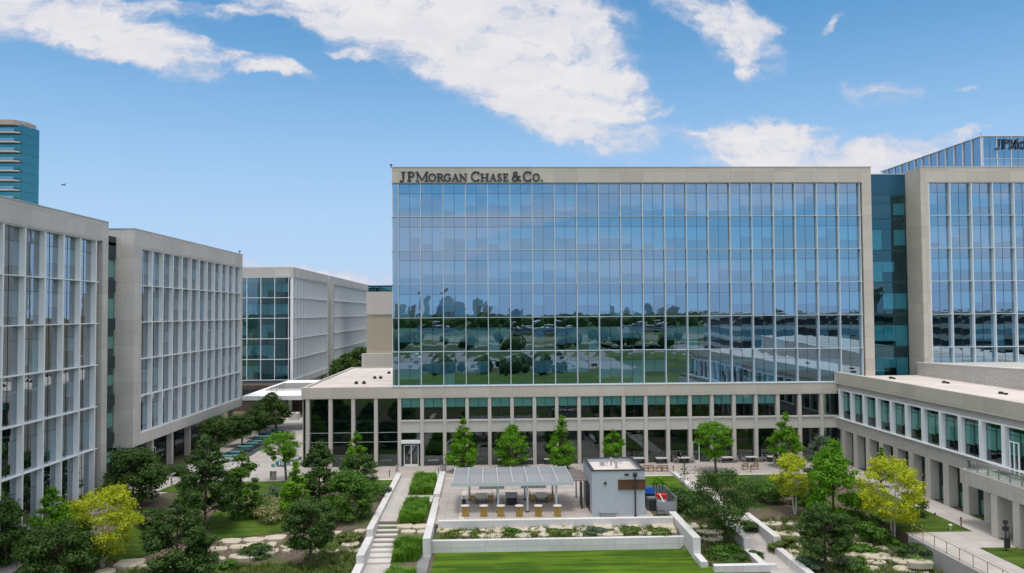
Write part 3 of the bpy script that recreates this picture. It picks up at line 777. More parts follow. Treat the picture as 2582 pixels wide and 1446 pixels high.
# right wing (faces the courtyard)
XR = 48.3
rw = thing('wing_building', 'low two storey stone wing at the right with green glass windows and roof screen', 'building', (XR, 108.0, 0), R(-90))
LEN = 78
b = MB(); b.box(0, LEN, -.35, .3, 10.5, 12.1); b.build('parapet', STONE, rw)
b = MB(); b.box(0, LEN, -.02, .4, 9.8, 10.5); b.build('ribbed_band', BRICK, rw)
MB().box(0, LEN, -.28, .1, 9.68, 9.8).build('window_head', WHITE, rw)
MB().box(-.3, LEN, -.4, .1, 5.86, 5.98).build('sill', WHITE, rw)
b = MB(); b.box(0, LEN, -.05, .5, 4.35, 5.86); b.build('spandrel', BRICK, rw)
for i in range(22):
    x = 1.9+i*3.4-.55
    MB().box(x+.12-.3, x+.42-.12, -.3, .3, 5.98, 9.68).build('mullion', WHITE, rw)
    if i < 12:
        q = ob('window', win_mesh('rw', 3.0, 3.7, GLP, i % 5, .2, 2), rw, (x+.3, .15, 5.98))
        ob('blind', blind_mesh(3.0, 3.7, .12, i % 4, 2, 'most'), q)
    MB().box(x-.05, x+.95, -.05, 1.0, 0, 4.35).build('column', STONE2, rw)
    if i < 12:
        q = ob('ground_window', win_mesh('rg', 2.4, 4.3, GLP, i % 5, .4, 2), rw, (x+.95, .9, .02))
        MB().box(.1, 2.3, .25, .27, .05, 1.5).build('curtain', BLIND, q)
if 1:
    q = MB(); q.quad((41, .15, 5.98), (LEN, .15, 5.98), (LEN, .15, 9.68), (41, .15, 9.68)); q.quad((41, .9, 0), (LEN, .9, 0), (LEN, .9, 4.35), (41, .9, 4.35)); q.build('far_glazing', GLP, rw)
b = MB(); b.quad((0, 4, 0), (LEN, 4, 0), (LEN, 4, 9.7), (0, 4, 9.7)); b.box(0, LEN, 1.0, 3.9, 4.6, 5.7, 1); b.box(0, LEN, .5, 3.9, 9.75, 9.8, 1); b.build('interior', [DARK, SLAB], rw)
MB().box(0, LEN, .3, 60, 11.3, 11.5).build('roof', MEMB, rw)
MB().box(.01, LEN, 4.1, 60, 0, 11.2).box(LEN-.5, LEN, .5, 4.1, 0, 11.2).build('wall', STONE2, rw)
b = MB(); b.hexa([(0, 11.3, 11.5), (62, 11.3, 11.5), (62, 26, 11.5), (0, 26, 11.5)], [(0, 11.3, 13.2), (62, 11.3, 15.0), (62, 26, 15.0), (0, 26, 13.2)]); b.build('roof_screen', BRICK, rw)
b = MB(); b.hexa([(0, 11.2, 13.2), (62, 11.2, 15.0), (62, 11.5, 15.0), (0, 11.5, 13.2)], [(0, 11.2, 13.3), (62, 11.2, 15.1), (62, 11.5, 15.1), (0, 11.5, 13.3)]); b.build('screen_coping', WHITE, rw)
for x, y in ((5, 5), (12, 8), (25, 6.5)): b = MB(); b.cyl(x, y, 11.5, 11.75, .25); b.cyl(x+.8, y, 11.5, 11.7, .2); b.build('roof_vent', CHAR, rw)
# balcony with glass rail
b = MB(); b.box(32.8, LEN, -2.35, -.06, 4.9, 5.1); b.build('balcony_floor', ROOFW, rw)
b = MB(); b.box(32.8, LEN, -2.7, -2.35, 3.9, 5.25); b.box(32.5, 32.8, -2.7, -.06, 3.9, 5.25); b.build('balcony_wall', BRICK, rw)
b = MB(); b.box(33, LEN, -2.3, -2.27, 5.1, 6.15); b.build('balcony_glass', glass('rail_glass', (.9, .95, .95), .06, (1, 1, 1), .001), rw)
for i in range(14): MB().box(33+i*1.55, 33.05+i*1.55, -2.34, -2.24, 5.1, 6.2).build('rail_post', STEEL, rw)
MB().box(33, LEN, -2.36, -2.22, 6.2, 6.24).build('handrail', STEEL, rw)
for x in (37.0, 40.0, 43.4, 46.8, 53.6, 60): MB().box(x, x+.9, -2.65, -1.75, 0, 3.9).build('balcony_column', STONE2, rw)
door_unit(rw, 36.3, 1.3, 3.3, -.02); [setattr(c, 'location', Vector((36.3, -.28, 5.15))) for c in rw.children if c.name.startswith('door')]

# hotel tower far left
ht = thing('hotel_tower', 'distant teal glass tower with stacked pale balconies at the far left', 'tower', (-158.0, 262, 0))
pts = [(-40, 0), (8.6, 0), (9.4, 8.5), (-10, 30), (-40, 30)]
MB().prism(pts, 0, 82.5).build('wall', TEALW, ht)
g_ = MB()
for z in range(24):
    zz = 10+z*3.1-3
    if zz < 40: continue
zt = 84
for k in range(12):
    z = 80.2-k*3.12
    bb_ = MB(); bb_.prism([(-40, -1.8), (7.0, -1.8), (8.2, -1.0), (8.2, -.05), (-40, -.05)], z-.55, z-.15); bal = bb_.build('balcony', mat('balcony_white', (.60, .55, .50), .7), ht)
    c = MB(); c.quad((-40, -1.75, z-.15), (7, -1.75, z-.15), (7, -1.75, z+.85), (-40, -1.75, z+.85)); c.build('balcony_rail', glass('balcony_glass', (.5, .75, .75), .3) if 'balcony_glass' not in MATS else MATS['balcony_glass'], bal)
    c = MB(); c.quad((-40, -.04, z-.1), (8.6, -.04, z-.1), (8.6, -.04, z+2.45), (-40, -.04, z+2.45)); c.build('window', GLH, ht)
    c = MB(); nx_ = .12
    c.quad((8.66, -.02, z-.5), (9.46, 8.5, z-.5), (9.46, 8.5, z+2.5), (8.66, -.02, z+2.5)); c.build('side_window', GLH, ht)
MB().prism([(-41, -1.6), (6.5, -1.6), (9.0, 1.5), (9.2, 7), (-10, 28), (-41, 28)], 82.3, 83.9).build('roof_crown', mat('crown_tan', (.42, .36, .30), .7), ht)

# ------------------------------------------------------------------ walls, stairs
def wallb(name, label, boxes, mt_=CONC, cat='wall', group=None):
    """boxes: x0,x1,y0,y1,ztop,zbot"""
    b = MB()
    for x0, x1, y0, y1, zt_, zb_ in boxes: b.box(x0, x1, y0, y1, zb_, zt_)
    me = b.mesh(name, mt_)
    o = ob(name, me, None, label=label, cat=cat, group=group)
    bv = o.modifiers.new('b', 'BEVEL'); bv.width = .03; bv.segments = 1
    return o


wallb('garden_wall', 'long white stepped wall running down the left side of the stairs', [(-11.1, -10.45, 75.3, 101.2, .45, -1.4), (-11.12, -10.43, 69.6, 75.3, -.25, -1.6), (-11.14, -10.41, 45, 69.6, -.95, -1.7)])
wallb('garden_wall', 'short white wall top between the upper grass bed and the grill plaza', [(-5.75, -5.0, 89.5, 102, .45, -.3)])
wallb('garden_wall', 'tall white end wall between the lower grass bed and the front lawn', [(-5.6, -4.9, 72.1, 85.6, .40, -1.6)])
wallb('flush_kerb', 'low pale kerb joining the two wall pieces left of the plaza', [(-5.7, -5.02, 85.6, 89.5, .1, -.3)], PAVE3, 'kerb')
wallb('retaining_wall', 'long low white wall along the front edge of the grill plaza', [(-4.55, 18.4, 77.85, 78.35, .42, -.6)])
wallb('retaining_wall', 'long white retaining wall directly behind the front lawn', [(-4.9, 18.45, 74.0, 74.45, -.38, -1.6)])
wallb('wing_wall', 'white sloping wing wall at the right end of the rock band, stepping down to the lawn', [(18.45, 19.15, 70.9, 80.2, .42, -1.6), (18.47, 19.13, 68.5, 70.9, -1.0, -1.7)])
wallb('planter_wall', 'low white front wall of the planter near the bottom edge beside the side path', [(19.3, 24.6, 67.2, 67.8, -.95, -1.6), (23.3, 23.95, 67.8, 71.8, -.95, -1.6)])
wallb('path_wall', 'white wall top on the left of the side path, below the big loose tree', [(23.3, 23.95, 71.8, 80.5, -.0, -1.6)])
wallb('path_wall', 'upper white wall stretch right of the side path', [(26.1, 26.75, 71.9, 80.5, .1, -1.6)])
wallb('path_wall', 'lower white wall right of the side path running out at the bottom edge', [(26.1, 26.73, 45, 71.9, -.8, -1.7)])
wallb('path_wall', 'white wall along the left side of the upper path near the terrace', [(23.5, 24.1, 86, 100.6, .35, -.2)])
wallb('plaza_wall', 'white wall behind the equipment yard right of the kiosk', [(16.9, 17.5, 86.2, 99.5, .7, -.2)])
wallb('ramp_wall', 'grey retaining wall under the thin handrail at lower right', [(38.3, 38.62, 40, 71.6, .12, -1.7)], mat('grey_concrete', (.36, .35, .34), .8))
st = thing('staircase', 'flight of long pale concrete steps beside the ornamental grass beds', 'stairs', (0, 0, 0))
NS = 8
for i in range(NS):
    y1 = 79.75-i*1.09; z1 = -(i+1)*.165+.165
    MB().box(-10.45, -8.35, y1-1.12, y1+.02, -1.9, z1-.165+.165*0 if 0 else z1-.165).build('step', PAVE3, st)
for i in range(NS): MB().box(-10.45, -8.35, 79.77-i*1.09, 79.80-i*1.09, -(i+1)*.165+.01, -i*.165-.0).build('riser', mat('riser_shade', (.10, .095, .09), .8), st)  # shaded step fronts: the shade is put into this dark colour
MB().box(-8.8, -8.35, 71, 79.8, -1.8, -1.55).build('stair_side', CONC, st)

# paving bands in the plaza
drape('paving_band', rect(-2.6, -2.1, 80, 92.6), PAVE3, .02); drape('paving_band', rect(-2.1, 10.6, 91.9, 92.4), PAVE3, .02); drape('paving_band', rect(-4.5, 18.4, 78.4, 79.3), PAVE3, .02)
drape('paving_band', rect(-24, 48, 99.3, 99.9), PAVE3, .02)

# ------------------------------------------------------------------ kiosk
kx0, kx1, ky0, ky1 = 10.75, 16.1, 80.4, 87.4
ki = thing('kiosk', 'pale blue grey grill kiosk with a flat roof and brown serving hatch', 'kiosk', (kx0, ky0, 0))
W_, D_ = kx1-kx0, ky1-ky0
b = MB(); b.box(0, W_, 0, .25, 0, 4.5); b.box(0, .25, .25, D_-.25, 0, 4.5); b.box(W_-.25, W_, .25, D_-.25, 0, 4.5); b.box(0, W_, D_-.25, D_, 0, 4.5); b.build('wall', KIOSK, ki)
MB().box(.25, W_-.25, .25, D_-.25, 4.0, 4.15).build('roof', MEMB, ki)
b = MB(); b.box(-.06, W_+.06, -.06, .28, 4.5, 4.58); b.box(-.06, W_+.06, D_-.28, D_+.06, 4.5, 4.58); b.box(-.06, .28, .28, D_-.28, 4.5, 4.58); b.box(W_-.28, W_+.06, .28, D_-.28, 4.5, 4.58); b.build('coping', CHAR, ki)
b = MB(); b.box(2.65, W_+.05, -.08, 0, 2.65, 3.6); b.build('serving_hatch', BROWN, ki)
MB().box(2.65, W_+.09, -.12, -.08, 3.52, 3.62).box(2.65, W_+.09, -.12, -.08, 2.62, 2.70).build('hatch_trim', BROWN, ki)
MB().box(3.3, 3.75, -.05, 0, 4.0, 4.2).build('wall_sign', CHAR, ki)  # small dark sign on the front wall, no lamp
MB().box(1.28, 1.42, -.09, 0, 3.15, 3.42).box(1.2, 1.5, -.12, -.02, 3.25, 3.32).build('wall_bracket', CHAR, ki)
for vx, vy, vh, vr in ((2.7, 4.6, .85, .24), (3.0, 3.2, .8, .28), (2.2, 4.3, .5, .09), (3.9, 5.6, .6, .14)): b = MB(); b.cyl(vx, vy, 4.15, 4.15+vh*.7, vr*.4); b.cyl(vx, vy, 4.15+vh*.7, 4.15+vh, vr, vr*.75); b.build('exhaust_vent', STEEL, ki)
MB().box(1.5, 2.0, 4.4, 4.9, 4.15, 4.5).build('roof_box', STEEL, ki)
MB().box(-.04, 0, 1.6, 4.6, .05, 2.8).build('side_door', CHAR, ki)
MB().box(.8, 2.3, -.6, -.02, 0, .42).box(.75, 2.35, -.65, -.02, .42, .5).build('bench_block', METG, ki)
sp = thing('slatted_awning', 'small brown slatted awning on posts at the left side of the kiosk', 'awning', (9.1, 83.2, 0))
for i in range(9): MB().box(0, 1.6, i*.62, i*.62+.3, 2.95, 3.08).build('slat', mat('weathered_slats', (.24, .21, .19), .7), sp)
MB().box(0, .1, 0, 5.3, 2.8, 2.95).box(1.5, 1.6, 0, 5.3, 2.8, 2.95).build('beam', CHAR, sp)
for x, y in ((.9, .1), (.9, 5.1)): MB().box(x, x+.12, y, y+.12, 0, 2.8).build('post', CHAR, sp)
MB().box(1.0, 1.06, .3, 2.2, .05, 2.7).build('screen', CHAR, sp)
lp = thing('street_lamp', 'black lamp post standing in front of the grill kiosk', 'street lamp', (15.05, 80.0, 0))
b = MB(); b.cyl(0, 0, 0, 3.9, .085, .075); b.build('post', CHAR, lp)
b = MB(); b.cyl(0, 0, 3.9, 4.0, .12, .2); b.cyl(0, 0, 4.0, 4.28, .2, .22); b.cyl(0, 0, 4.28, 4.36, .26, .2); b.build('lamp_head', CHAR, lp); MB().cyl(0, 0, 0, .12, .17).build('base', CHAR, lp)
# equipment yard
fy = thing('yard_fence', 'grey panel fence with dark slots around the equipment yard right of the kiosk', 'fence', (16.3, 80.5, 0))
b = MB(); b.box(1.0, 3.0, 0, .06, .1, 1.3); b.build('front_panel', METG, fy)
b = MB(); b.box(3.0, 3.06, 0, 5.6, .1, 1.75); b.build('side_panel', METG, fy)
b = MB(); b.box(.6, 3.0, 5.6, 5.66, .1, 1.75); b.build('rear_panel', METG, fy)
for x in (1.9, 2.2, 2.5, 2.8): MB().box(x, x+.09, 5.55, 5.6, .2, 1.8).build('slot', CHAR, fy)
MB().box(1.0, 1.06, -.05, 0, 0, 1.85).box(3.0, 3.07, -.05, 0, 0, 1.85).build('post', STEEL, fy)
ac = thing('condenser_unit', 'dark grey air conditioning unit beside the kiosk wall', 'condenser', (16.75, 82.2, .0))
MB().box(0, 1.0, 0, 1.0, .1, 1.25).build('casing', mat('unit_grey', (.12, .13, .125), .6), ac)
MB().cyl(.5, .5, 1.25, 1.3, .4, n=16).build('fan_grille', STEEL, ac); MB().box(.1, .9, -.03, 0, .2, 1.1).build('louvre', CHAR, ac)
bt = MB(); bt.hexa([(0, 0, 0), (1.1, 0, 0), (1.1, .8, 0), (0, .8, 0)], [(.1, .1, .5), (.75, .1, .62), (.75, .7, .62), (.1, .7, .5)])
o = bt.build('barrel_cover', BLUE, None, (16.65, 83.6, 1.45), R(-15), label='bright blue covered grill beside the kiosk', cat='cover'); MB().box(.1, .95, .1, .7, -1.43, -.01).build('stand', CHAR, o)
rd = thing('cart', 'red topped cart with a white pole leaning in the equipment yard', 'cart', (17.6, 81.6, 0))
MB().box(0, 1.0, 0, .7, 1.3, 1.75).build('red_cover', RED, rd); MB().box(.05, .95, .05, .65, .2, 1.3).build('body', WHITE, rd)
MB().tube((1.1, -.95, .1), (.2, -.05, 1.9), .06).build('white_pole', WHITE, rd)
for x, y in ((.15, .0), (.8, .0), (.15, .6), (.8, .6)): MB().tube((x, y-.04, .12), (x, y+.04, .12), .12, n=10).build('wheel', CHAR, rd)
ct = thing('trolley', 'thin dark wire trolley in front of the equipment yard', 'trolley', (17.2, 79.7, 0))
b = MB(); b.tube((0, 0, .15), (0, 0, .95), .025); b.tube((.7, 0, .15), (.7, 0, .6), .025); b.tube((0, 0, .55), (.75, 0, .55), .025); b.tube((0, .4, .55), (.75, .4, .55), .025); b.tube((0, 0, .95), (-.2, 0, 1.0), .025); b.tube((0, .4, .15), (0, .4, .95), .025); b.tube((0, 0, .2), (.8, 0, .2), .025); b.build('frame', CHAR, ct)
for x in (0, .7): MB().tube((x, -.03, .1), (x, .03, .1), .1, n=10).build('wheel', CHAR, ct)

# pergola
pg = thing('pergola', 'grey flat pergola roof with pale ribs over the plaza tables', 'pergola', (-3.3, 81.8, 0))
for i in range(8):
    MB().box(.06+i*1.534, .02+(i+1)*1.534, .1, 7.8, 3.14, 3.2).build('roof_panel', PERF, pg)
for i in range(9): MB().box(-.05+i*1.534-(.0), .05+i*1.534, -.05, 7.95, 3.1, 3.30).build('rib', ALU, pg)
MB().box(-.1, 12.37, -.12, -.05, 2.86, 3.24).build('front_fascia', ALU, pg); MB().box(-.1, 12.37, 7.95, 8.02, 2.9, 3.22).build('rear_fascia', ALU, pg)
MB().box(.3, 12, .5, .7, 2.9, 3.1).box(.3, 12, 5.9, 6.1, 2.9, 3.1).build('beam', STEEL, pg)
for x, y in ((4.65, .5), (7.65, .5), (10.62, .5), (1.6, 6), (4.65, 6), (7.65, 6), (10.7, 6)):
    p = MB().box(x-.1, x+.1, y-.02, y+.18, 0, 2.9).build('post', ALU, pg); MB().cyl(x, y+.08, 0, .14, .17).build('base', CHAR, p)

# ------------------------------------------------------------------ furniture
def bar_table(loc, label, group):
    t = thing('bar_table', label, 'bar table', loc, 0, group)
    MB().cyl(0, 0, 1.06, 1.11, .45, n=20).build('table_top', TOPG, t)
    for i in range(10):
        a = 2*math.pi*i/10
        MB().tube((.27*math.cos(a), .27*math.sin(a), 0), (.30*math.cos(a), .30*math.sin(a), 1.06), .075, n=6, mi=0).build('stave', WOOD, t)
    MB().cyl(0, 0, .02, 1.04, .2, n=10).build('core', BROWN, t); MB().cyl(0, 0, .35, .42, .33, n=16).build('foot_ring', WOOD, t)
    return t


bt0 = None; who = ['leftmost, in front of the seated person', 'second from the left', 'third from the left', 'third from the right', 'second from the right', 'rightmost, nearest the kiosk']
for i, px in enumerate((1173, 1220, 1263, 1309.5, 1357.5, 1406)):
    x, y, z = at(px, 1303, 0)
    if i == 0: bt0 = bar_table((x, y, 0), '', 'golden bar tables along the plaza wall'); c = bt0
    else: c = copy_tree(bt0); c.location = (x, y, 0)
    c['label'] = 'round golden bar table, %s along the white plaza wall' % who[i]


def chair(name, label, loc, rz, wood, group, lounge=False):
    t = thing(name, label, 'chair', loc, rz, group)
    w = .62 if not lounge else .78; s = .42 if not lounge else .36; bh = .95 if not lounge else .8
    MB().box(-w/2+.05, w/2-.05, -.28, .26, s, s+.06).build('seat', wood, t)
    b = MB()
    for i in range(5): x = -w/2+.09+i*(w-.18)/4; b.box(x-.035, x+.035, .25, .30, s+.08, bh)
    b.box(-w/2+.04, w/2-.04, .245, .31, bh, bh+.07); b.build('backrest', wood, t)
    for x in (-w/2, w/2-.06):
        MB().box(x, x+.06, -.3, .3, s+.22, s+.27).build('armrest', wood, t)
        for y in (-.3, .24): MB().box(x, x+.06, y, y+.06, 0, s+.22).build('leg', wood, t)
    return t


def table(label, loc, w, d, top, legm, group=None, h=.75, rz=0, base=False):
    t = thing('table', label, 'table', loc, rz, group)
    MB().box(-w/2, w/2, -d/2, d/2, h-.06, h).build('table_top', top, t)
    if base: MB().box(-w/2+.12, w/2-.12, -d/2+.12, d/2-.12, 0, h-.06).build('base', legm, t)
    else:
        for x in (-w/2+.06, w/2-.12):
            for y in (-d/2+.06, d/2-.12): MB().box(x, x+.06, y, y+.06, 0, h-.06).build('leg', legm, t)
    return t


ch0 = None
def put_chair(kind, loc, rz, label, group):
    global CH
    if kind not in CH: CH[kind] = chair('armchair' if kind != 'metal' else 'metal_chair', label, loc, rz, {'wood': WOOD, 'teak': TEAK, 'metal': STEEL, 'dark': CHAR}[kind], group, kind == 'teak'); c = CH[kind]
    else: c = copy_tree(CH[kind]); c.location = loc; c.rotation_euler = (0, 0, rz)
    c['label'] = label; c['group'] = group; return c


CH = {}
for nm, px, py in (('left', 1214, 1272), ('right', 1365, 1270)):
    x, y, z = at(px, py-6, 0)
    table('grey dining table under the %s half of the pergola' % nm, (x, y, 0), 1.25, 2.0, TOPG, CHAR)
    for sx, sn in ((-1, 'left'), (1, 'right')):
        for sy, dn in ((-.5, 'near'), (.5, 'far')):
            put_chair('wood', (x+sx*.98, y+sy, 0), R(90)*(1 if sx < 0 else -1), 'golden wooden armchair, %s side %s seat of the %s pergola table' % (sn, dn, nm), 'wooden armchairs under the pergola')
x, y, z = at(1290, 1268, 0)
table('large grey block table with a dark base in the middle of the pergola', (x, y, 0), 1.3, 2.6, METG, CHAR, base=True, h=.85)
for nm, px, py, w in (('left', 1240, 1232, 2.9), ('right', 1345, 1230, 2.9)):
    x, y, z = at(px, py, 0)
    t = thing('fire_pit', 'low dark fire pit seen below the pergola roof, %s one' % nm, 'fire pit', (x, y, 0))
    MB().box(-w/2, w/2, -.35, .35, 0, .3).build('bench_base', GRAV, t); MB().box(-w/2+.2, w/2-.2, -.2, .2, .3, .36).build('dark_bed', CHAR, t)

grp = 'pale square tables along the terrace facade'
TT = [(866, 1166, 'behind the pale leaved tree'), (975, 1171, 'left of the double door'), (1093, 1170, 'just right of the double door'), (1152, 1170, 'left of the first terrace tree'), (1206, 1168, 'between the first and second terrace trees'), (1270, 1170, 'behind the second terrace tree'), (1330, 1168, 'left of the third terrace tree'), (1386, 1168, 'behind the third terrace tree'), (1611, 1166, 'just right of the kiosk roof'), (1668, 1166, 'with no chairs, second right of the kiosk'), (1724, 1165, 'with two dark chairs left of the open white door'), (1833, 1164, 'right of the small round terrace tree'), (1895, 1163, 'right of the second tree gap, behind two lounge chairs'), (1949, 1162, 'left of the yellow tree crown'), (2000, 1160, 'hidden partly behind the yellow tree crown')]
t0 = None
for i, (px, py, ds) in enumerate(TT):
    x, y, z = at(px, py+3, 0)
    lb = 'pale square terrace table %s' % ds
    if t0 is None: t0 = table(lb, (x, y, 0), 1.5, 1.0, TOPG, CHAR, grp); c = t0
    else: c = copy_tree(t0); c.location = (x, y, 0)
    c['label'] = lb
    if i in (2, 4, 6, 10, 11, 12, 13, 14):
        for sx in (-1, 1):
            put_chair('dark' if i < 10 else 'metal', (x+sx*1.15, y+random.uniform(-.2, .2), 0), R(90)*(1 if sx < 0 else -1), '%s chair %s of table %s' % ('dark' if i < 10 else 'steel', 'left' if sx < 0 else 'right', ds), 'chairs at the terrace tables')
for i, (px, py) in enumerate(((1628, 1189), (1642, 1189), (1662, 1189), (1677, 1189))):
    x, y, z = at(px, py, 0); put_chair('teak', (x, y, 0), R(180), 'teak lounge chair right of the kiosk, %s of four from the left' % ORD[i], 'teak lounge chairs')
for i, (px, py) in enumerate(((1879, 1184), (1904, 1184))):
    x, y, z = at(px, py, 0); put_chair('teak', (x, y, 0), R(180), 'teak lounge chair on the right terrace, %s one of the pair' % ('left', 'right')[i], 'teak lounge chairs')


def bollard(px, py, lb, h=1.0, m_=None, r_=.07, grp='slim bollards'):
    x, y, z = at(px, py); m_ = m_ or TEAK
    t = thing('bollard', lb, 'bollard', (x, y, z), 0, grp)
    MB().cyl(0, 0, 0, h*.85, r_).build('post', m_, t); MB().cyl(0, 0, h*.85, h, r_*1.15).build('lamp_cap', CHAR, t)


for px, py, lb, h in ((1698, 1197, 'brown bollard at the head of the side path right of four lounge chairs', 1.1), (1893, 1192, 'brown bollard in front of the pair of lounge chairs', .9), (982, 1203, 'slim bollard on the terrace beside the long stair wall', .8), (1106, 1196, 'slim dark bollard at the end of the short plaza wall', .8),
                      (2358, 1320, 'dark bollard on the lawn edge nearest the wing', 1.0), (2424, 1332, 'dark bollard at the lower corner of the wing lawn', 1.0), (432, 1224, 'slim bollard where the left garden path meets the courtyard', .9)): bollard(px, py, lb, h)
for px, py, lb in ((684, 1210, 'left one of the pair of steel litter bins in the courtyard'), (693, 1210, 'right one of the pair of steel litter bins in the courtyard'), (1001, 1190, 'steel litter bin at the top end of the long stair wall'), (1114, 1190, 'steel litter bin left of the two at the short plaza wall'), (1121, 1190, 'steel litter bin right of the two at the short plaza wall')):
    x, y, z = at(px, py, 0); t = thing('litter_bin', lb, 'bin', (x, y, 0), 0, 'steel litter bins')
    MB().cyl(0, 0, 0, .95, .2, n=16).build('body', STEEL, t); MB().cyl(0, 0, .95, 1.02, .205, .17, n=16).build('lid', CHAR, t)
# teal picnic tables
def picnic(label, loc, rz=0, round_=False):
    t = thing('picnic_table', label, 'picnic table', loc, rz, 'teal picnic tables')
    if round_:
        MB().cyl(0, 0, .71, .76, .75, n=18).build('table_top', TEALP, t); MB().cyl(0, 0, 0, .71, .07).build('pedestal', TEALP, t)
        for a in range(4): MB().cyl(1.1*math.cos(a*R(90)+.7), 1.1*math.sin(a*R(90)+.7), 0, .45, .22, n=12).build('stool', TEALP, t)
    else:
        MB().box(-1.1, 1.1, -.4, .4, .71, .76).build('table_top', TEALP, t)
        for y in (-.75, .75): MB().box(-1.1, 1.1, y-.15, y+.15, .42, .46).build('bench', TEAL, t)
        for x in (-.8, .8): MB().box(x-.04, x+.04, -.7, .7, .3, .36).box(x-.04, x+.04, -.3, .3, .36, .71).box(x-.04, x+.04, -.6, -.5, 0, .3).box(x-.04, x+.04, .5, .6, 0, .3).build('trestle', CHAR, t)
    return t


pk = None
for i, (px, py) in enumerate(((577, 1163), (592, 1152), (618, 1138), (630, 1130), (642, 1124), (664, 1112), (676, 1103), (699, 1094))):
    x, y, z = at(px, py, 0)
    lb = 'teal picnic table on the dark patio, %s from the near end' % ORD[i]
    if pk is None: pk = picnic(lb, (x, y, 0)); c = pk
    else: c = copy_tree(pk); c.location = (x, y, 0)
    c['label'] = lb
for px, py, lb in ((708, 1176, 'pale teal round picnic table behind the small courtyard tree'), (738, 1163, 'pale teal round picnic table close to the podium corner')):
    x, y, z = at(px, py, 0); picnic(lb, (x, y, 0), round_=True)
x, y, z = at(742, 1058, 0)
t = thing('planter', 'pale square planter with a dark clipped shrub beyond the canopy', 'planter', (x, y, 0)); MB().box(-.9, .9, -.9, .9, 0, 1.3).build('box', CONC, t)
um = thing('parasol', 'blue parasol in the shade under the white canopy', 'parasol', at(640, 1080, 0))
MB().cyl(0, 0, 0, 3.2, .05).build('pole', STEEL, um); MB().cyl(0, 0, 2.5, 3.3, 1.7, .1, n=8).build('shade', mat('navy_fabric', (.01, .035, .12), .7), um)
# sign pole at right
x, y, z = at(2537, 1391, 0); sp2 = thing('sign_post', 'black post with small dark boxes beside the lower right column', 'post', (x, y, 0))
MB().cyl(0, 0, 0, 2.6, .06).build('post', CHAR, sp2); MB().box(-.2, .2, -.15, .15, 1.75, 2.1).box(-.14, .14, -.12, .12, 2.3, 2.6).build('lamp_box', CHAR, sp2); MB().box(-.5, .3, -.15, .15, 1.05, 1.12).box(-.1, .3, -.12, .12, .3, 1.05).build('tray', CHAR, sp2)
x, y, z = at(2397, 1338); t = thing('path_light', 'tiny pale mushroom light on the wing lawn', 'path light', (x, y, z)); MB().cyl(0, 0, 0, .5, .06).build('stem', CONC, t); MB().cyl(0, 0, .5, .58, .2, .1).build('cap', CONC, t)
# handrail lower right
hr = thing('handrail', 'thin brown metal handrail on top of the lower right retaining wall', 'railing', (38.46, 40, .12))
MB().tube((0, 0, 1.0), (0, 31.2, 1.0), .03).build('top_rail', TEAK, hr); MB().tube((0, 0, .12), (0, 31.2, .12), .02).build('bottom_rail', TEAK, hr)
for i in range(18): MB().tube((0, 31.2-i*1.8, 0), (0, 31.2-i*1.8, 1.0), .03, n=6).build('post', TEAK, hr)

# ------------------------------------------------------------------ rocks
def rock(px, py, w, h, label, group, zoff=0.0):
    """slab whose top centre is near the pixel; w,h photo pixels"""
    x, y, z = at(px, py+h*.6)
    if -5 < x < 18.6 and y < 75.4: y = 75.4; z = -.5
    if 36.5 < x < 40: x = 36.4
    s = y/FPX; W2 = w*s/2; ht_ = max(.22, h*s*.45); D2 = max(.3, h*s*.45*y/24)
    D2 = min(D2, 1.1)
    n = 7; bot = []; top = []
    for i in range(n):
        a = 2*math.pi*i/n+random.uniform(-.15, .15)
        cx, cy = math.cos(a), math.sin(a); k = (abs(cx)**4+abs(cy)**4)**-.25*random.uniform(.88, 1.04)
        bx, by = cx*k*W2, cy*k*D2; bot.append((bx*1.02, by*1.02, -.35)); q = random.uniform(.92, 1.0)
        top.append((bx*q, by*q, ht_*random.uniform(.82, 1.05)))
    mid = [(bx*1.05, by*1.05, ht_*random.uniform(.45, .7)) for bx, by, _ in bot]
    b = MB(); b.v = bot+mid+top
    for a_, c_ in ((0, n), (n, 2*n)):
        for i in range(n):
            j = (i+1) % n; b.f.append((a_+i, a_+j, c_+j, c_+i)); b.m.append(0)
    b.f.append(tuple(range(2*n, 3*n))); b.m.append(0)
    o = b.build('boulder', ROCK, None, (x, y, z+zoff), random.uniform(-.1, .1), label=label, cat='boulder', group=group)
    return o


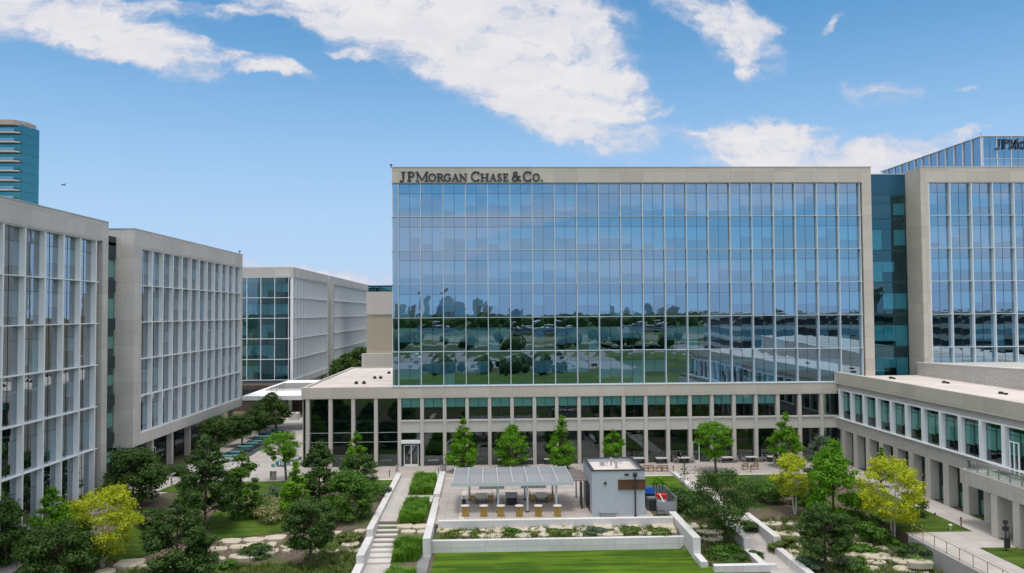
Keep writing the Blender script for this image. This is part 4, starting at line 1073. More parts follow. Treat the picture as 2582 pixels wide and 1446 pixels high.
ROWS = [
 ('in the upper stone row left of the big dark oak', [(583, 1364, 50, 14), (640, 1361, 54, 12), (693, 1355, 54, 14)]),
 ('in the middle stone row left of the big dark oak', [(548, 1384, 50, 12), (600, 1379, 40, 12), (644, 1376, 52, 16), (684, 1373, 26, 12), (722, 1374, 24, 16)]),
 ('in the lowest stone row on the left bank', [(522, 1397, 24, 16), (553, 1410, 30, 9), (615, 1402, 74, 18), (683, 1390, 40, 14), (725, 1388, 26, 10)]),
 ('by the yellow tree at lower left', [(330, 1420, 66, 22), (352, 1432, 60, 16), (268, 1440, 46, 16), (392, 1432, 30, 12)]),
 ('between the dark oak and the stairs', [(792, 1391, 30, 12), (838, 1389, 34, 10), (885, 1370, 42, 18), (895, 1387, 40, 12), (908, 1340, 30, 10), (848, 1345, 30, 10)]),
 ('between the ornamental grass beds', [(1022, 1327, 44, 12), (1060, 1327, 36, 12), (1030, 1342, 40, 8), (1064, 1342, 24, 9)]),
 ('in the back row of the rock band below the plaza', [(1118, 1338, 36, 12), (1147, 1335, 34, 10), (1244, 1337, 66, 12), (1312, 1333, 56, 14), (1358, 1336, 40, 16), (1417, 1327, 66, 20), (1471, 1335, 34, 12), (1519, 1324, 52, 18), (1560, 1335, 26, 12), (1600, 1326, 36, 18), (1672, 1325, 60, 20), (1625, 1336, 18, 10)]),
 ('in the front row of the rock band below the plaza', [(1172, 1346, 54, 14), (1216, 1354, 28, 12), (1248, 1352, 42, 14), (1322, 1352, 46, 12), (1372, 1355, 28, 10), (1458, 1352, 28, 14), (1541, 1350, 70, 14), (1628, 1346, 36, 10), (1690, 1338, 36, 12)]),
 ('between the wing wall and the loose tree', [(1745, 1325, 34, 14), (1798, 1325, 54, 14), (1790, 1341, 72, 12), (1796, 1358, 70, 14)]),
 ('right of the side path in the upper rows', [(1948, 1320, 54, 12), (2000, 1323, 34, 10), (2020, 1334, 24, 10), (1955, 1345, 28, 12), (1990, 1346, 54, 14), (2010, 1372, 28, 12)]),
 ('right of the side path around the round oak trunk', [(1995, 1390, 34, 12), (2000, 1403, 34, 12), (2075, 1391, 30, 10), (2078, 1412, 32, 12), (2118, 1419, 36, 10), (2065, 1397, 26, 9)]),
 ('below the right yellow tree, upper rows', [(2172, 1351, 34, 10), (2173, 1374, 54, 14), (2152, 1398, 46, 12), (2254, 1382, 50, 9), (2330, 1405, 60, 10), (2185, 1405, 44, 14)]),
 ('below the right yellow tree, lower rows', [(2118, 1419, 34, 10), (2210, 1402, 70, 22), (2290, 1415, 60, 22), (2205, 1418, 60, 12), (2195, 1432, 44, 14), (2275, 1434, 42, 18), (2385, 1437, 60, 14), (2330, 1441, 40, 12)]),
]
for ds, L in ROWS:
    L = sorted(L)
    for i, (px, py, w, h) in enumerate(L):
        rock(px, py-h*.3, w, h, '%s slab, %s from left %s' % ('long' if w > 48 else 'small', ORD[i], ds), 'cream limestone slabs set into the banks')

# ------------------------------------------------------------------ foliage
def leaf_mesh(name, P, S, material, flat=.0, N_=None):
    """P (n,3) centres, S (n,) sizes -> folded quads"""
    n = len(P)
    if N_ is None:
        N_ = rng.normal(size=(n, 3)); N_[:, 2] = np.abs(N_[:, 2])*(1+flat)+flat
    N_ = N_/np.linalg.norm(N_, axis=1)[:, None]
    t = rng.normal(size=(n, 3)); a = np.cross(N_, t); a /= np.linalg.norm(a, axis=1)[:, None]; b_ = np.cross(N_, a)
    a *= S[:, None]; b_ *= (S*rng.uniform(.45, .75, n))[:, None]
    V = np.empty((n, 4, 3)); V[:, 0] = P-a; V[:, 1] = P-b_+N_*S[:, None]*.15; V[:, 2] = P+a; V[:, 3] = P+b_+N_*S[:, None]*.15
    me = bpy.data.meshes.new(name); me.vertices.add(4*n); me.vertices.foreach_set('co', V.reshape(-1))
    me.loops.add(4*n); me.loops.foreach_set('vertex_index', np.arange(4*n, dtype=np.int32))
    me.polygons.add(n); me.polygons.foreach_set('loop_start', np.arange(0, 4*n, 4, dtype=np.int32))
    me.update(calc_edges=True); me.materials.append(material); return me


def env(kind, t):
    if kind == 'cone': return (min(1, t/.2)**.6)*((1-t)**.95)*1.1+.02
    if kind == 'egg': return math.sin(math.pi*min(1, (t*.92+.08))**.75)**.75
    if kind == 'vase': return (.35+.65*min(1, t/.45))*(math.sqrt(max(0, 1-((t-.5)/.5)**2)) if t > .5 else 1.0)
    return math.sqrt(max(0.02, 1-((t-.48)/.53)**2))   # round


def crown(kind, r, z0, z1, n, leaf, seed, clump=.3, ncl=None, hollow=.45):
    g = np.random.default_rng(seed); Hh = z1-z0
    ncl = ncl or max(14, int(19*(r*Hh)**.55)); C = []
    for i in range(ncl):
        t = g.random()**(.85 if kind != 'cone' else 1.25); e = env(kind, t)*r; a = g.random()*2*math.pi; q = (hollow+(1-hollow)*g.random()**.6)*e*.92
        C.append((q*math.cos(a), q*math.sin(a), z0+t*Hh*.97))
    C = np.array(C); cr = r*clump*g.uniform(.38, 1.2, ncl)
    if kind in ('cone', 'egg'): cr = cr*np.array([.35+.65*min(1, env(kind, (c[2]-z0)/Hh)) for c in C])
    w = cr**2; w /= w.sum(); idx = g.choice(ncl, n, p=w)
    d = g.normal(size=(n, 3)); d /= np.linalg.norm(d, axis=1)[:, None]
    rad = g.random(n)**.45
    P = C[idx]+d*(cr[idx]*rad)[:, None]*np.array([1.15, 1.15, .62])
    # stray twigs beyond the outline
    k = int(n*.13); P[:k] += d[:k]*(r*.2)*g.random((k, 1))
    P[:, 2] = np.maximum(P[:, 2], z0*.7)
    S = leaf*g.uniform(.6, 1.3, n)
    return P, S, C, cr, d


def tree(px, py, x0, x1, ytop, ybot, kind, lm, label, n=5200, leaf=.15, group=None, trunk=BARK, stems=1, name='tree', tr=.13, seed=None, clump=.3, Y=None, hollow=.45, vis=None):
    x, y, z = at(px, py)
    if Y: y = Y; x = (px-1220)/FPX*Y; z = hgt(x, y)
    s = y/FPX; r = (x1-x0)*s/2; zt_ = zat(px, ytop, y)-z; zb_ = max(.25, zat(px, ybot, y)-z); xc = ((x0+x1)/2-px)*s
    t = thing(name, label, 'tree', (x, y, z), 0, group)
    seed = seed or int(px*7+py)
    if y < 112: n = int(n*1.55); leaf *= .80
    P, S, C, cr, d = crown(kind, r, zb_, zt_, n, leaf, seed, clump, hollow=hollow)
    P[:, 0] += xc; C[:, 0] += xc
    nn = d+np.array([0, 0, .5])+np.random.default_rng(seed).normal(size=d.shape)*.5
    ob('crown', leaf_mesh('crown', P, S, lm, N_=nn), t)
    b = MB(); g = random.Random(seed)
    top = Vector((xc*.8, 0, zb_+(zt_-zb_)*(.7 if kind in ('cone', 'egg') else .5)))
    if stems == 1:
        mid = Vector((xc*.2+g.uniform(-.05, .05), g.uniform(-.05, .05), zb_*.9)); b.tube((0, 0, -.15), mid, tr*1.25, tr, 8); b.tube(mid, top, tr, tr*.35, 7)
        starts = [(mid, top)]
    else:
        starts = []
        for i in range(stems):
            a = 2*math.pi*i/stems+.4; m_ = Vector((.28*math.cos(a)+xc*.3, .28*math.sin(a), zb_+.2)); e_ = Vector((xc+r*.4*math.cos(a), r*.4*math.sin(a), zb_+(zt_-zb_)*.6))
            b.tube((.10*math.cos(a), .10*math.sin(a), -.15), m_, tr*.62, tr*.5, 7); b.tube(m_, e_, tr*.5, tr*.2, 6); starts.append((m_, e_))
    for c in C[:: max(1, len(C)//22)]:
        a_, e_ = g.choice(starts); cv = Vector(c); f_ = min(.95, max(.0, (cv.z-a_.z)/max(.1, e_.z-a_.z)-.25)); p0 = a_.lerp(e_, f_)
        b.tube(p0, cv, tr*.32, tr*.1, 5, cap=False)
    b.build('trunk', trunk, t)
    return t


TG = 'pyramidal trees on the terrace'
tree(1168, 1190, 1120, 1216, 1050, 1178, 'cone', LF_BRI, 'bright green pyramidal tree, leftmost of those along the terrace, reddish low twigs', 4600, .15, TG)
tree(1293, 1180, 1250, 1336, 1070, 1170, 'egg', LF_BRI, 'bright green tree behind the middle of the pergola roof', 4200, .15, TG, clump=.34)
tree(1432, 1186, 1374, 1462, 1038, 1176, 'cone', LF_BRI, 'tall pointed green tree just left of the kiosk', 4800, .15, TG)
tree(1547, 1180, 1518, 1578, 1083, 1160, 'egg', LF_BRI, 'small bright green tree rising behind the kiosk roof', 2600, .14, TG)
tree(1805, 1190, 1753, 1852, 1066, 1152, 'vase', LF_BRI, 'round headed green terrace tree with a thin straight trunk', 4200, .15, TG)
tree(1980, 1180, 1932, 2028, 1036, 1150, 'cone', LF_BRI, 'pointed green terrace tree above the smaller yellow tree', 4600, .15, TG)
tree(722, 1212, 668, 752, 1092, 1162, 'vase', LF_BRI, 'small vase shaped green tree on the courtyard paving beside the bins', 3600, .14)
tree(897, 1200, 862, 934, 1084, 1175, 'cone', LF_BRI, 'bright pointed tree in front of the tall podium glazing', 3400, .14)
tree(745, 1302, 698, 792, 1158, 1292, 'cone', LF_LIME, 'lime green pyramidal tree left of the podium corner', 5200, .15)
tree(806, 1262, 758, 852, 1112, 1252, 'egg', LF_DARK, 'dark upright tree behind the lime green tree', 7560, .16)
tree(905, 1240, 858, 952, 1150, 1232, 'round', LF_DARK, 'dark rounded tree below the bright pointed podium tree', 6210, .15)
tree(880, 1308, 818, 944, 1192, 1300, 'round', LF_MID, 'broad mid green tree left of the stair wall', 7200, .15)
tree(782, 1432, 724, 846, 1255, 1384, 'round', LF_DARK, 'round dark oak with a bare trunk left of the stairs', 10260, .13, clump=.26)
tree(597, 1308, 566, 656, 1134, 1290, 'egg', LF_MID, 'mid green tree standing on the small lawn', 6200, .15)
tree(517, 1334, 448, 592, 1098, 1300, 'egg', LF_DARK, 'big dark oak overlapping the raised left block', 14175, .16, clump=.26)
tree(335, 1276, 256, 418, 1138, 1262, 'round', LF_DARK, 'wide dark oak directly under the dark left link', 11070, .17, clump=.26)
tree(446, 1446, 366, 528, 1258, 1470, 'egg', LF_DARK, 'dark leafy tree at the bottom between two stone groups', 12825, .15, clump=.26)
tree(258, 1428, 176, 348, 1222, 1384, 'round', LF_YEL, 'bright yellow multi stemmed tree at lower left', 7200, .13, trunk=BARKW, stems=4, clump=.24)
tree(130, 1372, 70, 192, 1228, 1350, 'cone', LF_BRI, 'bright green conical tree left of the left yellow tree', 6200, .15)
tree(22, 1425, -60, 66, 1262, 1470, 'round', LF_DARK, 'dark tree cut by the left photo edge', 11070, .15)
tree(150, 1452, 48, 250, 1325, 1480, 'round', LF_DARK, 'low broad dark tree in the bottom left corner', 12825, .15, clump=.24)
tree(698, 1092, 640, 728, 988, 1066, 'egg', LF_DARK, 'dark tree with a spire top under the white canopy edge', 5600, .2, tr=.16)
tree(655, 1106, 618, 684, 1030, 1082, 'round', LF_DARK, 'dark patio tree second nearest the canopy', 4200, .2)
tree(611, 1126, 566, 640, 1048, 1100, 'round', LF_DARK, 'dark patio tree above the nearest teal tables', 6210, .18)
tree(552, 1150, 505, 590, 1056, 1112, 'round', LF_DARK, 'dark patio tree touching the corner of the raised block', 6210, .17)
tree(2005, 1296, 1944, 2056, 1148, 1252, 'vase', LF_YEL, 'smaller bright yellow tree with white stems in the right garden', 5200, .12, trunk=BARKW, stems=4, clump=.24)
tree(2255, 1360, 2162, 2334, 1158, 1306, 'round', LF_YEL, 'larger yellow green tree in front of the right wing', 7600, .13, trunk=BARKW, stems=3, clump=.22)
tree(2102, 1322, 2034, 2172, 1106, 1300, 'egg', LF_BRI, 'big full green tree between the two yellow trees', 9500, .15)
tree(2068, 1290, 2030, 2112, 1100, 1240, 'round', LF_GREY, 'grey green feathery tree just behind the big full green tree', 3600, .12)
tree(2222, 1230, 2196, 2252, 1128, 1210, 'cone', LF_BRI, 'pointed green tree top showing above the larger yellow tree', 2600, .14)
tree(1828, 1376, 1732, 1920, 1188, 1338, 'vase', LF_DARK, 'wide loose dark tree overhanging the side path', 7560, .12, clump=.20, hollow=.3)
tree(2080, 1446, 2012, 2154, 1275, 1396, 'round', LF_DARK, 'round dark green oak at the lower right of the side path', 10260, .12, clump=.24)
tree(1725, 1284, 1712, 1742, 1150, 1240, 'egg', LF_GREY, 'very thin young tree beside the equipment yard', 160, .1, tr=.035, hollow=.2)
for px, yt, r0, ds in ((860, 906, 26, 'leftmost'), (885, 890, 30, 'second'), (912, 876, 34, 'third and tallest'), (850, 925, 22, 'lowest')):
    tree(px, 1000, px-r0, px+r0, yt, yt+70, 'round', LF_DARK, 'dark tree beyond the podium roof, %s of the cluster' % ds, 2200, .3, 'dark trees beyond the podium roof', Y=172+px % 7)

# shrubs
SH = {}


def shrub(px, py, w, h, lm, label, group='garden shrubs', n=1500, leaf=.11, name='shrub', squash=1.0):
    x, y, z = at(px, py); s = y/FPX; r = w*s/2; hh = h*s*.92
    g = int(px*3+py*11); d2 = min(1.0, 2.0/r) if r > 2 else 1
    P, S, C, cr, d = crown('round', 1.0, .02, 1.25, int(n*max(.5, r)), leaf, g, .42, hollow=.3)
    P = P*np.array([r, r*d2*squash, hh/1.3]); P[:, 2] = np.maximum(P[:, 2], .0)
    ob(name, leaf_mesh(name, P, S, lm, N_=d+np.array([0, 0, .6])), None, (x, y, z), label=label, cat='shrub' if name == 'shrub' else 'grass clump', group=group)


SL = [
 (640, 1302, 110, 34, LF_MID, 'low mid green hedge mound behind the small lawn'),
 (690, 1312, 90, 50, LF_STRAW, 'straw coloured grassy mound left of the lime tree'),
 (690, 1262, 50, 34, LF_GREY, 'silver grey round shrub on the courtyard lawn'),
 (760, 1318, 90, 50, LF_MID, 'green shrub below the lime tree'),
 (945, 1262, 50, 50, LF_MID, 'mid green shrub against the top of the long stair wall'),
 (975, 1250, 30, 22, LF_GREY, 'small pale shrub close to the stair wall'),
 (820, 1330, 60, 20, LF_DARK, 'small dark shrub on the bare bank'),
 (385, 1325, 80, 44, LF_DARK, 'large dark hedge mass right of the left yellow tree'),
 (460, 1200, 60, 26, LF_DARK, 'dark hedge under the raised left block'),
 (200, 1290, 80, 36, LF_DARK, 'dark hedge against the nearest left block'),
 (255, 1260, 110, 60, LF_MID, 'green hedge at the foot of the left corner fin'),
 (90, 1330, 80, 60, LF_DARK, 'dark hedge below the leftmost fins'),
 (570, 1446, 60, 34, LF_MID, 'green low shrub at the bottom below the stone row'),
 (520, 1446, 90, 50, LF_DARK, 'dark green shrub mass at the bottom left of centre'),
 (1660, 1236, 40, 34, LF_BRI, 'bright green round shrub on the kiosk lawn'),
 (1665, 1250, 30, 20, LF_MID, 'small green shrub on the kiosk lawn'),
 (1720, 1285, 90, 50, LF_DARK, 'dark green hedge right of the equipment yard'),
 (1765, 1300, 90, 60, LF_DARK, 'dark hedge behind the wide loose tree, left part'),
 (1690, 1260, 60, 34, LF_MID, 'green hedge top behind the yard fence'),
 (1930, 1270, 140, 60, LF_MID, 'wide green hedge left of the small yellow tree'),
 (1905, 1240, 80, 40, LF_GREY, 'pale grey green shrub behind the wide hedge'),
 (2010, 1270, 90, 40, LF_MID, 'green hedge directly behind the white stems'),
 (2060, 1290, 70, 40, LF_DARK, 'dark hedge right of the white stems'),
 (1860, 1290, 70, 60, LF_MID, 'green hedge behind the right half of the loose tree'),
 (2180, 1320, 90, 46, LF_DARK, 'dark shrub mass below the big full green tree'),
 (2200, 1370, 90, 60, LF_MID, 'green shrub left of the larger yellow tree stems'),
 (2150, 1340, 60, 40, LF_OLIVE, 'olive shrub behind the round oak at lower right'),
 (2300, 1300, 70, 60, LF_DARK, 'dark round shrub half hidden by the larger yellow tree'),
 (2310, 1386, 100, 30, LF_DARK, 'dark low shrubs between the yellow tree and cross walk'),
 (2235, 1375, 60, 24, LF_MID, 'green low shrub at the foot of the larger yellow tree'),
 (1830, 1400, 90, 30, LF_MID, 'flat topped green shrub inside the planter by the side path'),
 (1850, 1412, 100, 20, LF_DARK, 'dark shrub inside the planter near its front wall'),
 (1900, 1408, 44, 20, LF_DARK, 'dark shrub at the right corner inside the planter'),
 (1990, 1376, 44, 26, LF_OLIVE, 'olive tuft right of the upper path wall'),
 (1962, 1392, 44, 30, LF_OLIVE, 'olive shrub beside the step in the path wall'),
 (2040, 1440, 80, 34, LF_GREY, 'grey green feathery shrub at the foot of the round oak'),
 (2140, 1434, 70, 30, LF_GREY, 'grey green feathery shrub right of the round oak trunk'),
 (2180, 1392, 70, 18, LF_MID, 'green mat shrub between the right stone rows'),
 (2120, 1395, 50, 40, LF_MID, 'small green shrub above the right stone rows'),
 (2160, 1440, 60, 34, LF_MID, 'small green shrub among the lower right stones'),
 (1890, 1340, 44, 28, LF_DARK, 'dark shrub under the right tip of the loose tree'),
 (1150, 1350, 46, 10, LF_OLIVE, 'olive tuft at the left of the rock band'),
 (1200, 1350, 40, 10, LF_OLIVE, 'second olive tuft in the rock band'),
 (1290, 1348, 40, 16, LF_MID, 'green tuft in the middle of the rock band'),
 (1395, 1346, 40, 14, LF_OLIVE, 'olive tuft right of the rock band middle'),
 (1430, 1348, 44, 12, LF_OLIVE, 'olive tuft below the biggest rock band slab'),
 (1500, 1346, 50, 16, LF_GREY, 'grey green tuft in the right half of the rock band'),
 (1590, 1342, 50, 12, LF_OLIVE, 'olive tuft near the right end of the rock band'),
 (1664, 1346, 60, 12, LF_OLIVE, 'olive tuft touching the wing wall'),
 (880, 1365, 60, 24, LF_OLIVE, 'olive tuft between slabs left of the stair wall'),
 (640, 1400, 90, 20, LF_DARK, 'dark low mat between the left stone rows'),
 (730, 1380, 30, 20, LF_OLIVE, 'olive tuft between small slabs left of the round oak'),
]
for q in SL: shrub(*q[:5], q[5])


# ornamental grass beds
def grassbed(poly_px, z, label, n, mt_=LF_GRASS, hgt_=.75, name='ornamental_grass', box_=None):
    x0, x1, y0, y1 = box_
    g = np.random.default_rng(int(abs(x0*100+y0*7)))
    per = 9; nt = n//per
    cx = g.uniform(x0, x1, nt); cy = g.uniform(y0, y1, nt)
    V = []; F = []
    th = 1+.30*np.sin(cx*3.1+1.3*cy)*np.cos(cy*2.3)+g.normal(0, .16, nt)
    X = np.repeat(cx, per)+g.normal(0, .09, nt*per); Y = np.repeat(cy, per)+g.normal(0, .09, nt*per)
    a = g.uniform(0, 2*math.pi, nt*per); L = np.repeat(th, per)*hgt_*g.uniform(.6, 1.15, nt*per); lean = g.uniform(.15, .75, nt*per)*L
    dx, dy = np.cos(a), np.sin(a); w = .022
    Z = np.array([hgt(q[0], q[1]) for q in zip(X, Y)]) if z is None else np.full(nt*per, z)
    A = np.empty((nt*per, 5, 3))
    A[:, 0] = np.stack([X-dy*w, Y+dx*w, Z], 1); A[:, 1] = np.stack([X+dy*w, Y-dx*w, Z], 1)
    A[:, 2] = np.stack([X+dx*lean*.4+dy*w, Y+dy*lean*.4-dx*w, Z+L*.75], 1); A[:, 3] = np.stack([X+dx*lean*.4-dy*w, Y+dy*lean*.4+dx*w, Z+L*.75], 1)
    A[:, 4] = np.stack([X+dx*lean, Y+dy*lean, Z+L*.92], 1)
    k = nt*per; base = (np.arange(k)*5)[:, None]
    idx = np.concatenate([base+np.array([0, 1, 2, 3]), base+np.array([3, 2, 4])], 1).reshape(-1)
    me = bpy.data.meshes.new(name); me.vertices.add(5*k); me.vertices.foreach_set('co', A.reshape(-1))
    me.loops.add(7*k); me.loops.foreach_set('vertex_index', idx.astype(np.int32))
    me.polygons.add(2*k); ls = (np.arange(k)*7)[:, None]+np.array([0, 4]); me.polygons.foreach_set('loop_start', ls.reshape(-1).astype(np.int32))
    me.update(calc_edges=True); me.materials.append(mt_)
    ob(name, me, None, label=label, cat='grass bed', group='beds of ornamental grass', kind='stuff')


grassbed(None, 0, 'upper bed of bright ornamental grass beside the stair walk', 15000, box_=(-8.5, -6.15, 91.2, 100.3))
grassbed(None, 0, 'largest bed of bright ornamental grass, second from the top beside the steps', 16000, box_=(-8.35, -6.15, 79.0, 87.0))
grassbed(None, None, 'third bed of ornamental grass beside the lower steps', 9000, box_=(-8.1, -5.95, 71.5, 74.9))
grassbed(None, None, 'lowest bed of ornamental grass at the bottom edge beside the steps', 9000, box_=(-8.1, -5.9, 62, 68.0))
x, y, z = at(2330, 1442)
grassbed(None, z, 'single bright green fountain grass clump among the lower right slabs', 1500, box_=(x-.45, x+.45, y-.4, y+.4), hgt_=.9)
for bx in ((-22, -16, 62, 71), (-31, -22, 62, 70.5)): grassbed(None, None, 'rough mixed grass on the low left bank', 9000, LF_OLIVE, .45, 'ground_cover', box_=bx)
grassbed(None, None, 'rough mixed grass close to the bottom of the stair wall', 8000, LF_OLIVE, .4, 'ground_cover', box_=(-16, -11.3, 62, 74.5))
grassbed(None, None, 'dry rough grass in the rock band below the plaza', 6000, LF_OLIVE, .35, 'ground_cover', box_=(-4.4, 18.2, 74.7, 77.7))
grassbed(None, None, 'dry rough grass between the right hand stone rows', 12000, LF_OLIVE, .35, 'ground_cover', box_=(27.2, 38.0, 64, 79))
grassbed(None, None, 'rough grass between the wing wall and the side path', 4000, LF_OLIVE, .35, 'ground_cover', box_=(19.4, 23.1, 68, 79))
grassbed(None, None, 'straw coloured grass strip behind the small left lawn', 5000, LF_STRAW, .7, 'tall_grass', box_=(-24, -19, 85, 88.5))

# ------------------------------------------------------------------ people
def person(label, loc, rz, top, sit=True):
    t = thing('person', label, 'person', loc, rz)
    SKIN = mat('skin', (.45, .28, .2), .6); HAIR = mat('dark_hair', (.02, .015, .012), .6)
    hz = .5 if sit else .95
    J = [((0, 0, hz), .14), ((0, .02, hz+.25), .13), ((0, 0, hz+.45), .15), ((0, 0, hz+.58), .055), ((0, -.01, hz+.66), .075), ((0, -.01, hz+.78), .085)]
    E = [(0, 1), (1, 2), (2, 3), (3, 4), (4, 5)]
    for s in (-1, 1):
        k = len(J)
        J += [((s*.19, 0, hz+.46), .055), ((s*.25, -.08, hz+.2), .045), ((s*.17, -.30, hz+.2), .035), ((s*.15, -.38, hz+.2), .03)]
        E += [(2, k), (k, k+1), (k+1, k+2), (k+2, k+3)]
        k = len(J)
        if sit: J += [((s*.1, -.05, hz), .085), ((s*.12, -.46, hz+.02), .06), ((s*.12, -.46, .08), .045), ((s*.12, -.6, .04), .035)]
        else: J += [((s*.1, 0, hz-.05), .085), ((s*.11, -.02, .5), .06), ((s*.11, 0, .08), .045), ((s*.11, -.14, .04), .035)]
        E += [(0, k), (k, k+1), (k+1, k+2), (k+2, k+3)]
    me = bpy.data.meshes.new('body'); me.from_pydata([j[0] for j in J], E, []); me.materials.append(top)
    o = ob('body', me, t); m1 = o.modifiers.new('s', 'SKIN'); m2 = o.modifiers.new('d', 'SUBSURF'); m2.levels = 1; m2.render_levels = 1
    for i, j in enumerate(J): me.skin_vertices[0].data[i].radius = (j[1], j[1]); me.skin_vertices[0].data[i].use_root = (i == 0)
    b = MB(); b.tube((0, -.03, hz+.64), (0, -.03, hz+.86), .075, .07, 10); b.build('face', SKIN, t)
    b = MB(); b.tube((0, .03, hz+.68), (0, .03, hz+.9), .1, .07, 10); b.build('hair', HAIR, t)


x, y, z = at(1170, 1292, 0)
st2 = thing('stool', 'golden bar stool under the seated person at the leftmost bar table', 'stool', (x-.02, y+.55, 0)); MB().box(-.2, .2, -.2, .2, .6, .66).build('seat', WOOD, st2)
for a_ in (-.17, .13):
    for c_ in (-.17, .13): MB().box(a_, a_+.04, c_, c_+.04, 0, .6).build('leg', WOOD, st2)
NAVY = mat('dark_clothes', (.02, .018, .025), .8)
person('person in dark clothes seated behind the leftmost bar table', (x-.02, y+.55, .12), 0, NAVY)
x, y, z = at(1716, 1168, 0); person('person in dark clothes seated at the terrace table left of the open door', (x, y+.1, 0), R(60), NAVY)
x, y, z = at(1952, 1173, 0); person('person in pale shirt standing on the terrace by the yellow crown', (x, y, 0), R(20), mat('pale_clothes', (.5, .5, .52), .8), sit=False)
x, y, z = at(1958, 1174, 0); person('person in dark clothes standing beside the pale shirted one', (x, y, 0), R(-30), NAVY, sit=False)
# bird
bd = thing('bird', 'small dark bird flying left of centre in the sky', 'bird', (-62.5*.75, 118*.75, H+19.7*.75), 0)
d_ = fwd + rt*((160-1291)/FPX) - up*((467-723)/FPX); bd.location = Vector((0, 0, H))+d_*70
b = MB(); b.tube((-.18, 0, 0), (.12, 0, 0), .045, .03, 6); b.tube((.12, 0, 0), (.22, 0, .02), .03, .01, 6); b.build('body', CHAR, bd)
for s in (-1, 1): MB().hexa([(0, s*.04, 0), (.12, s*.04, 0), (.05, s*.3, .16)], [(0, s*.04, .015), (.12, s*.04, .015), (.05, s*.3, .175)]).build('wing', CHAR, bd)
bd.rotation_euler = (0, 0, R(60))

# ------------------------------------------------------------------ what the glass mirrors (behind the camera)
gp = thing('parking_garage', 'grey parking garage with long open decks, mirrored in the right glass block', 'parking garage', (95, -110, 0), R(180))
gp.location = (215, -60, 0)
for k in range(5): MB().box(0, 125, 0, 50, 2.2+k*3.9, 3.9+k*3.9).build('deck', STONE2, gp)
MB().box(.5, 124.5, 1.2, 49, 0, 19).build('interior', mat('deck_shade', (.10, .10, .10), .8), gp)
for nm, x, y, w, d, h, m_ in (('stone_office', -190, -560, 45, 30, 8, STONE2), ('brick_office', -70, -640, 36, 25, 6, BRICK), ('warehouse', 30, -590, 60, 40, 6, METG), ('shop_row', 150, -620, 50, 30, 6, STONE2), ('stone_office', 300, -560, 50, 30, 10, STONE2)):
    t = thing(nm, 'pale %s beyond the far road, %s' % (nm.replace('_', ' '), 'mirrored %s in the main glass' % ('at left' if x < 0 else 'at right' if x > 100 else 'in the middle')), 'building', (x, y, 0))
    MB().box(0, w, -d, 0, 0, h).build('wall', m_, t); MB().box(1, w-1, 0, .1, h*.3, h*.45).box(1, w-1, 0, .1, h*.62, h*.78).build('window_band', CHAR, t); MB().box(-.3, w+.3, -d-.3, .3, h, h+.4).build('roof', STONE2, t)
gs = random.Random(11); xs_ = sorted([gs.uniform(-300, 20) for _ in range(13)]+[gs.uniform(60, 600) for _ in range(6)])
for i, x in enumerate(xs_):
    w = gs.uniform(16, 38); h = gs.uniform(42, 84) if x < 40 else gs.uniform(28, 40); y = -2200-gs.uniform(0, 300)
    t = thing('distant_tower', 'far city tower on the mirrored skyline, %s from the left' % ORD[i], 'tower', (x, y, 0), 0, 'mirrored skyline towers')
    MB().box(0, w, -w, 0, 0, h).build('wall', [CONC, mat('pale_blue_haze', (.35, .48, .62), .5), STONE2][i % 3], t); MB().box(w*.3, w*.7, -w*.7, -w*.3, h, h+4).build('roof_plant', METG, t)  # some towers have the distance haze put into their wall colour
wtt = thing('water_tower', 'white water tower mirrored at the right of the main glass', 'water tower', (560, -900, 0)); MB().cyl(0, 0, 0, 38, 6, 4, 16).build('shaft', CONC, wtt); MB().cyl(0, 0, 38, 46, 5, 16, 20).cyl(0, 0, 46, 52, 16, 12, 20).build('tank', ROOFW, wtt)
tc = thing('tower_crane', 'thin tower crane on the mirrored skyline left of centre', 'crane', (-150, -700, 0)); MB().box(-1, 1, -1, 1, 0, 78).build('mast', CHAR, tc); MB().tube((-10, 0, 78), (32, 0, 92), .8).build('jib', CHAR, tc)
car0 = None; CARM = [mat('white_car_paint', (.7, .7, .7), .3), mat('dark_car_paint', (.04, .045, .05), .3), mat('silver_car_paint', (.35, .36, .37), .3)]
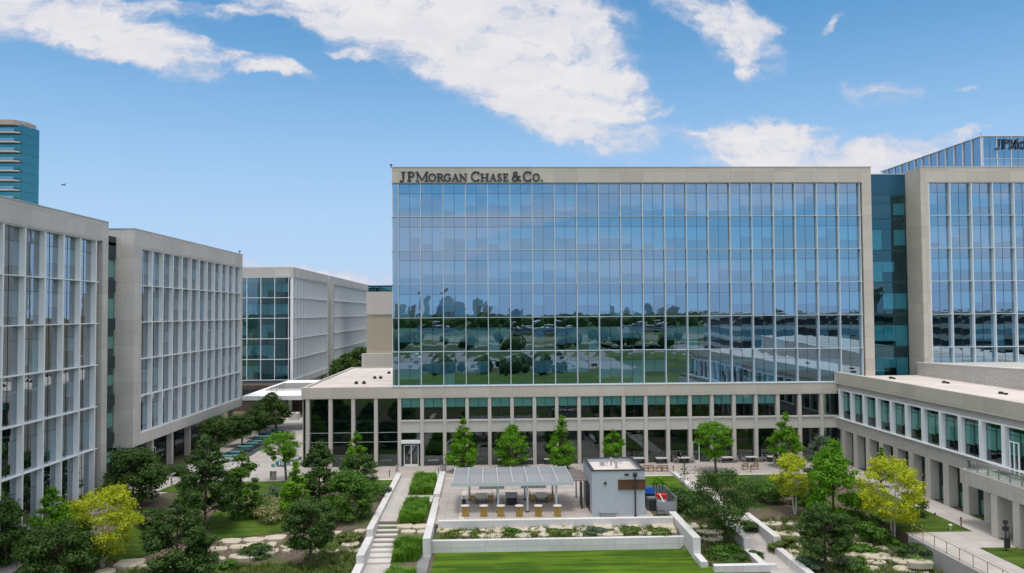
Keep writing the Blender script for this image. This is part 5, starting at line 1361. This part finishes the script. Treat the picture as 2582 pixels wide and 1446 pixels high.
for i in range(42):
    x = -64+(i % 14)*8.4+random.uniform(-.4, .4); y = (-110, -135, -160)[i//14]
    if random.random() < .15: continue
    t = thing('parked_car', 'parked car mirrored in the glass, row %s, %s space from the left' % (ORD[i//14], ORD[i % 14]), 'car', (x, y, -1.45), 0, 'cars in the mirrored car park')
    b = MB(); b.box(-.9, .9, -2.2, 2.2, .35, .95); b.hexa([(-.85, -1.4, .95), (.85, -1.4, .95), (.85, 1.5, .95), (-.85, 1.5, .95)], [(-.7, -.9, 1.45), (.7, -.9, 1.45), (.7, 1.0, 1.45), (-.7, 1.0, 1.45)]); b.build('body', CARM[random.randrange(3)], t)
    b = MB()
    for wx in (-.9, .75):
        for wy in (-1.4, 1.4): b.tube((wx, wy, .33), (wx+.15, wy, .33), .33, n=10)
    b.build('wheels', CHAR, t)


def belt(name, label, n, fy, hmin, hmax, leaf, seed, xr):
    g = np.random.default_rng(seed); nc = 420 if n > 20000 else 60
    cx = g.uniform(*xr, nc); cy = g.uniform(*fy, nc); ch_ = g.uniform(hmin, hmax, nc); cr = ch_*g.uniform(.4, .7, nc)
    idx = g.integers(0, nc, n); d = g.normal(size=(n, 3)); d /= np.linalg.norm(d, axis=1)[:, None]
    P = np.stack([cx[idx]+d[:, 0]*cr[idx], cy[idx]+d[:, 1]*cr[idx], np.maximum(.5, ch_[idx]*.55+d[:, 2]*ch_[idx]*.5)], 1)
    ob(name, leaf_mesh(name, P, np.full(n, leaf)*g.uniform(.7, 1.3, n), LF_DARK, N_=d+.3), None, (0, 0, -1.5), label=label, cat='woodland', kind='stuff')


belt('woodland', 'dark belt of woodland behind the mirrored car park', 30000, (-1050, -830), 12, 19, 2.8, 3, (-900, 900))
belt('far_woodland', 'far dark woodland line on the mirrored horizon', 26000, (-1700, -1200), 10, 19, 4.0, 4, (-1800, 1800))
belt('scattered_grove', 'scattered trees between the mirrored fields and car parks', 14000, (-400, -240), 4, 9, 1.1, 6, (-300, 160))
belt('near_thicket', 'loose thicket across the meadow mirrored low in the glass', 16000, (-92, -66), 2.5, 6, .8, 5, (-120, 30))
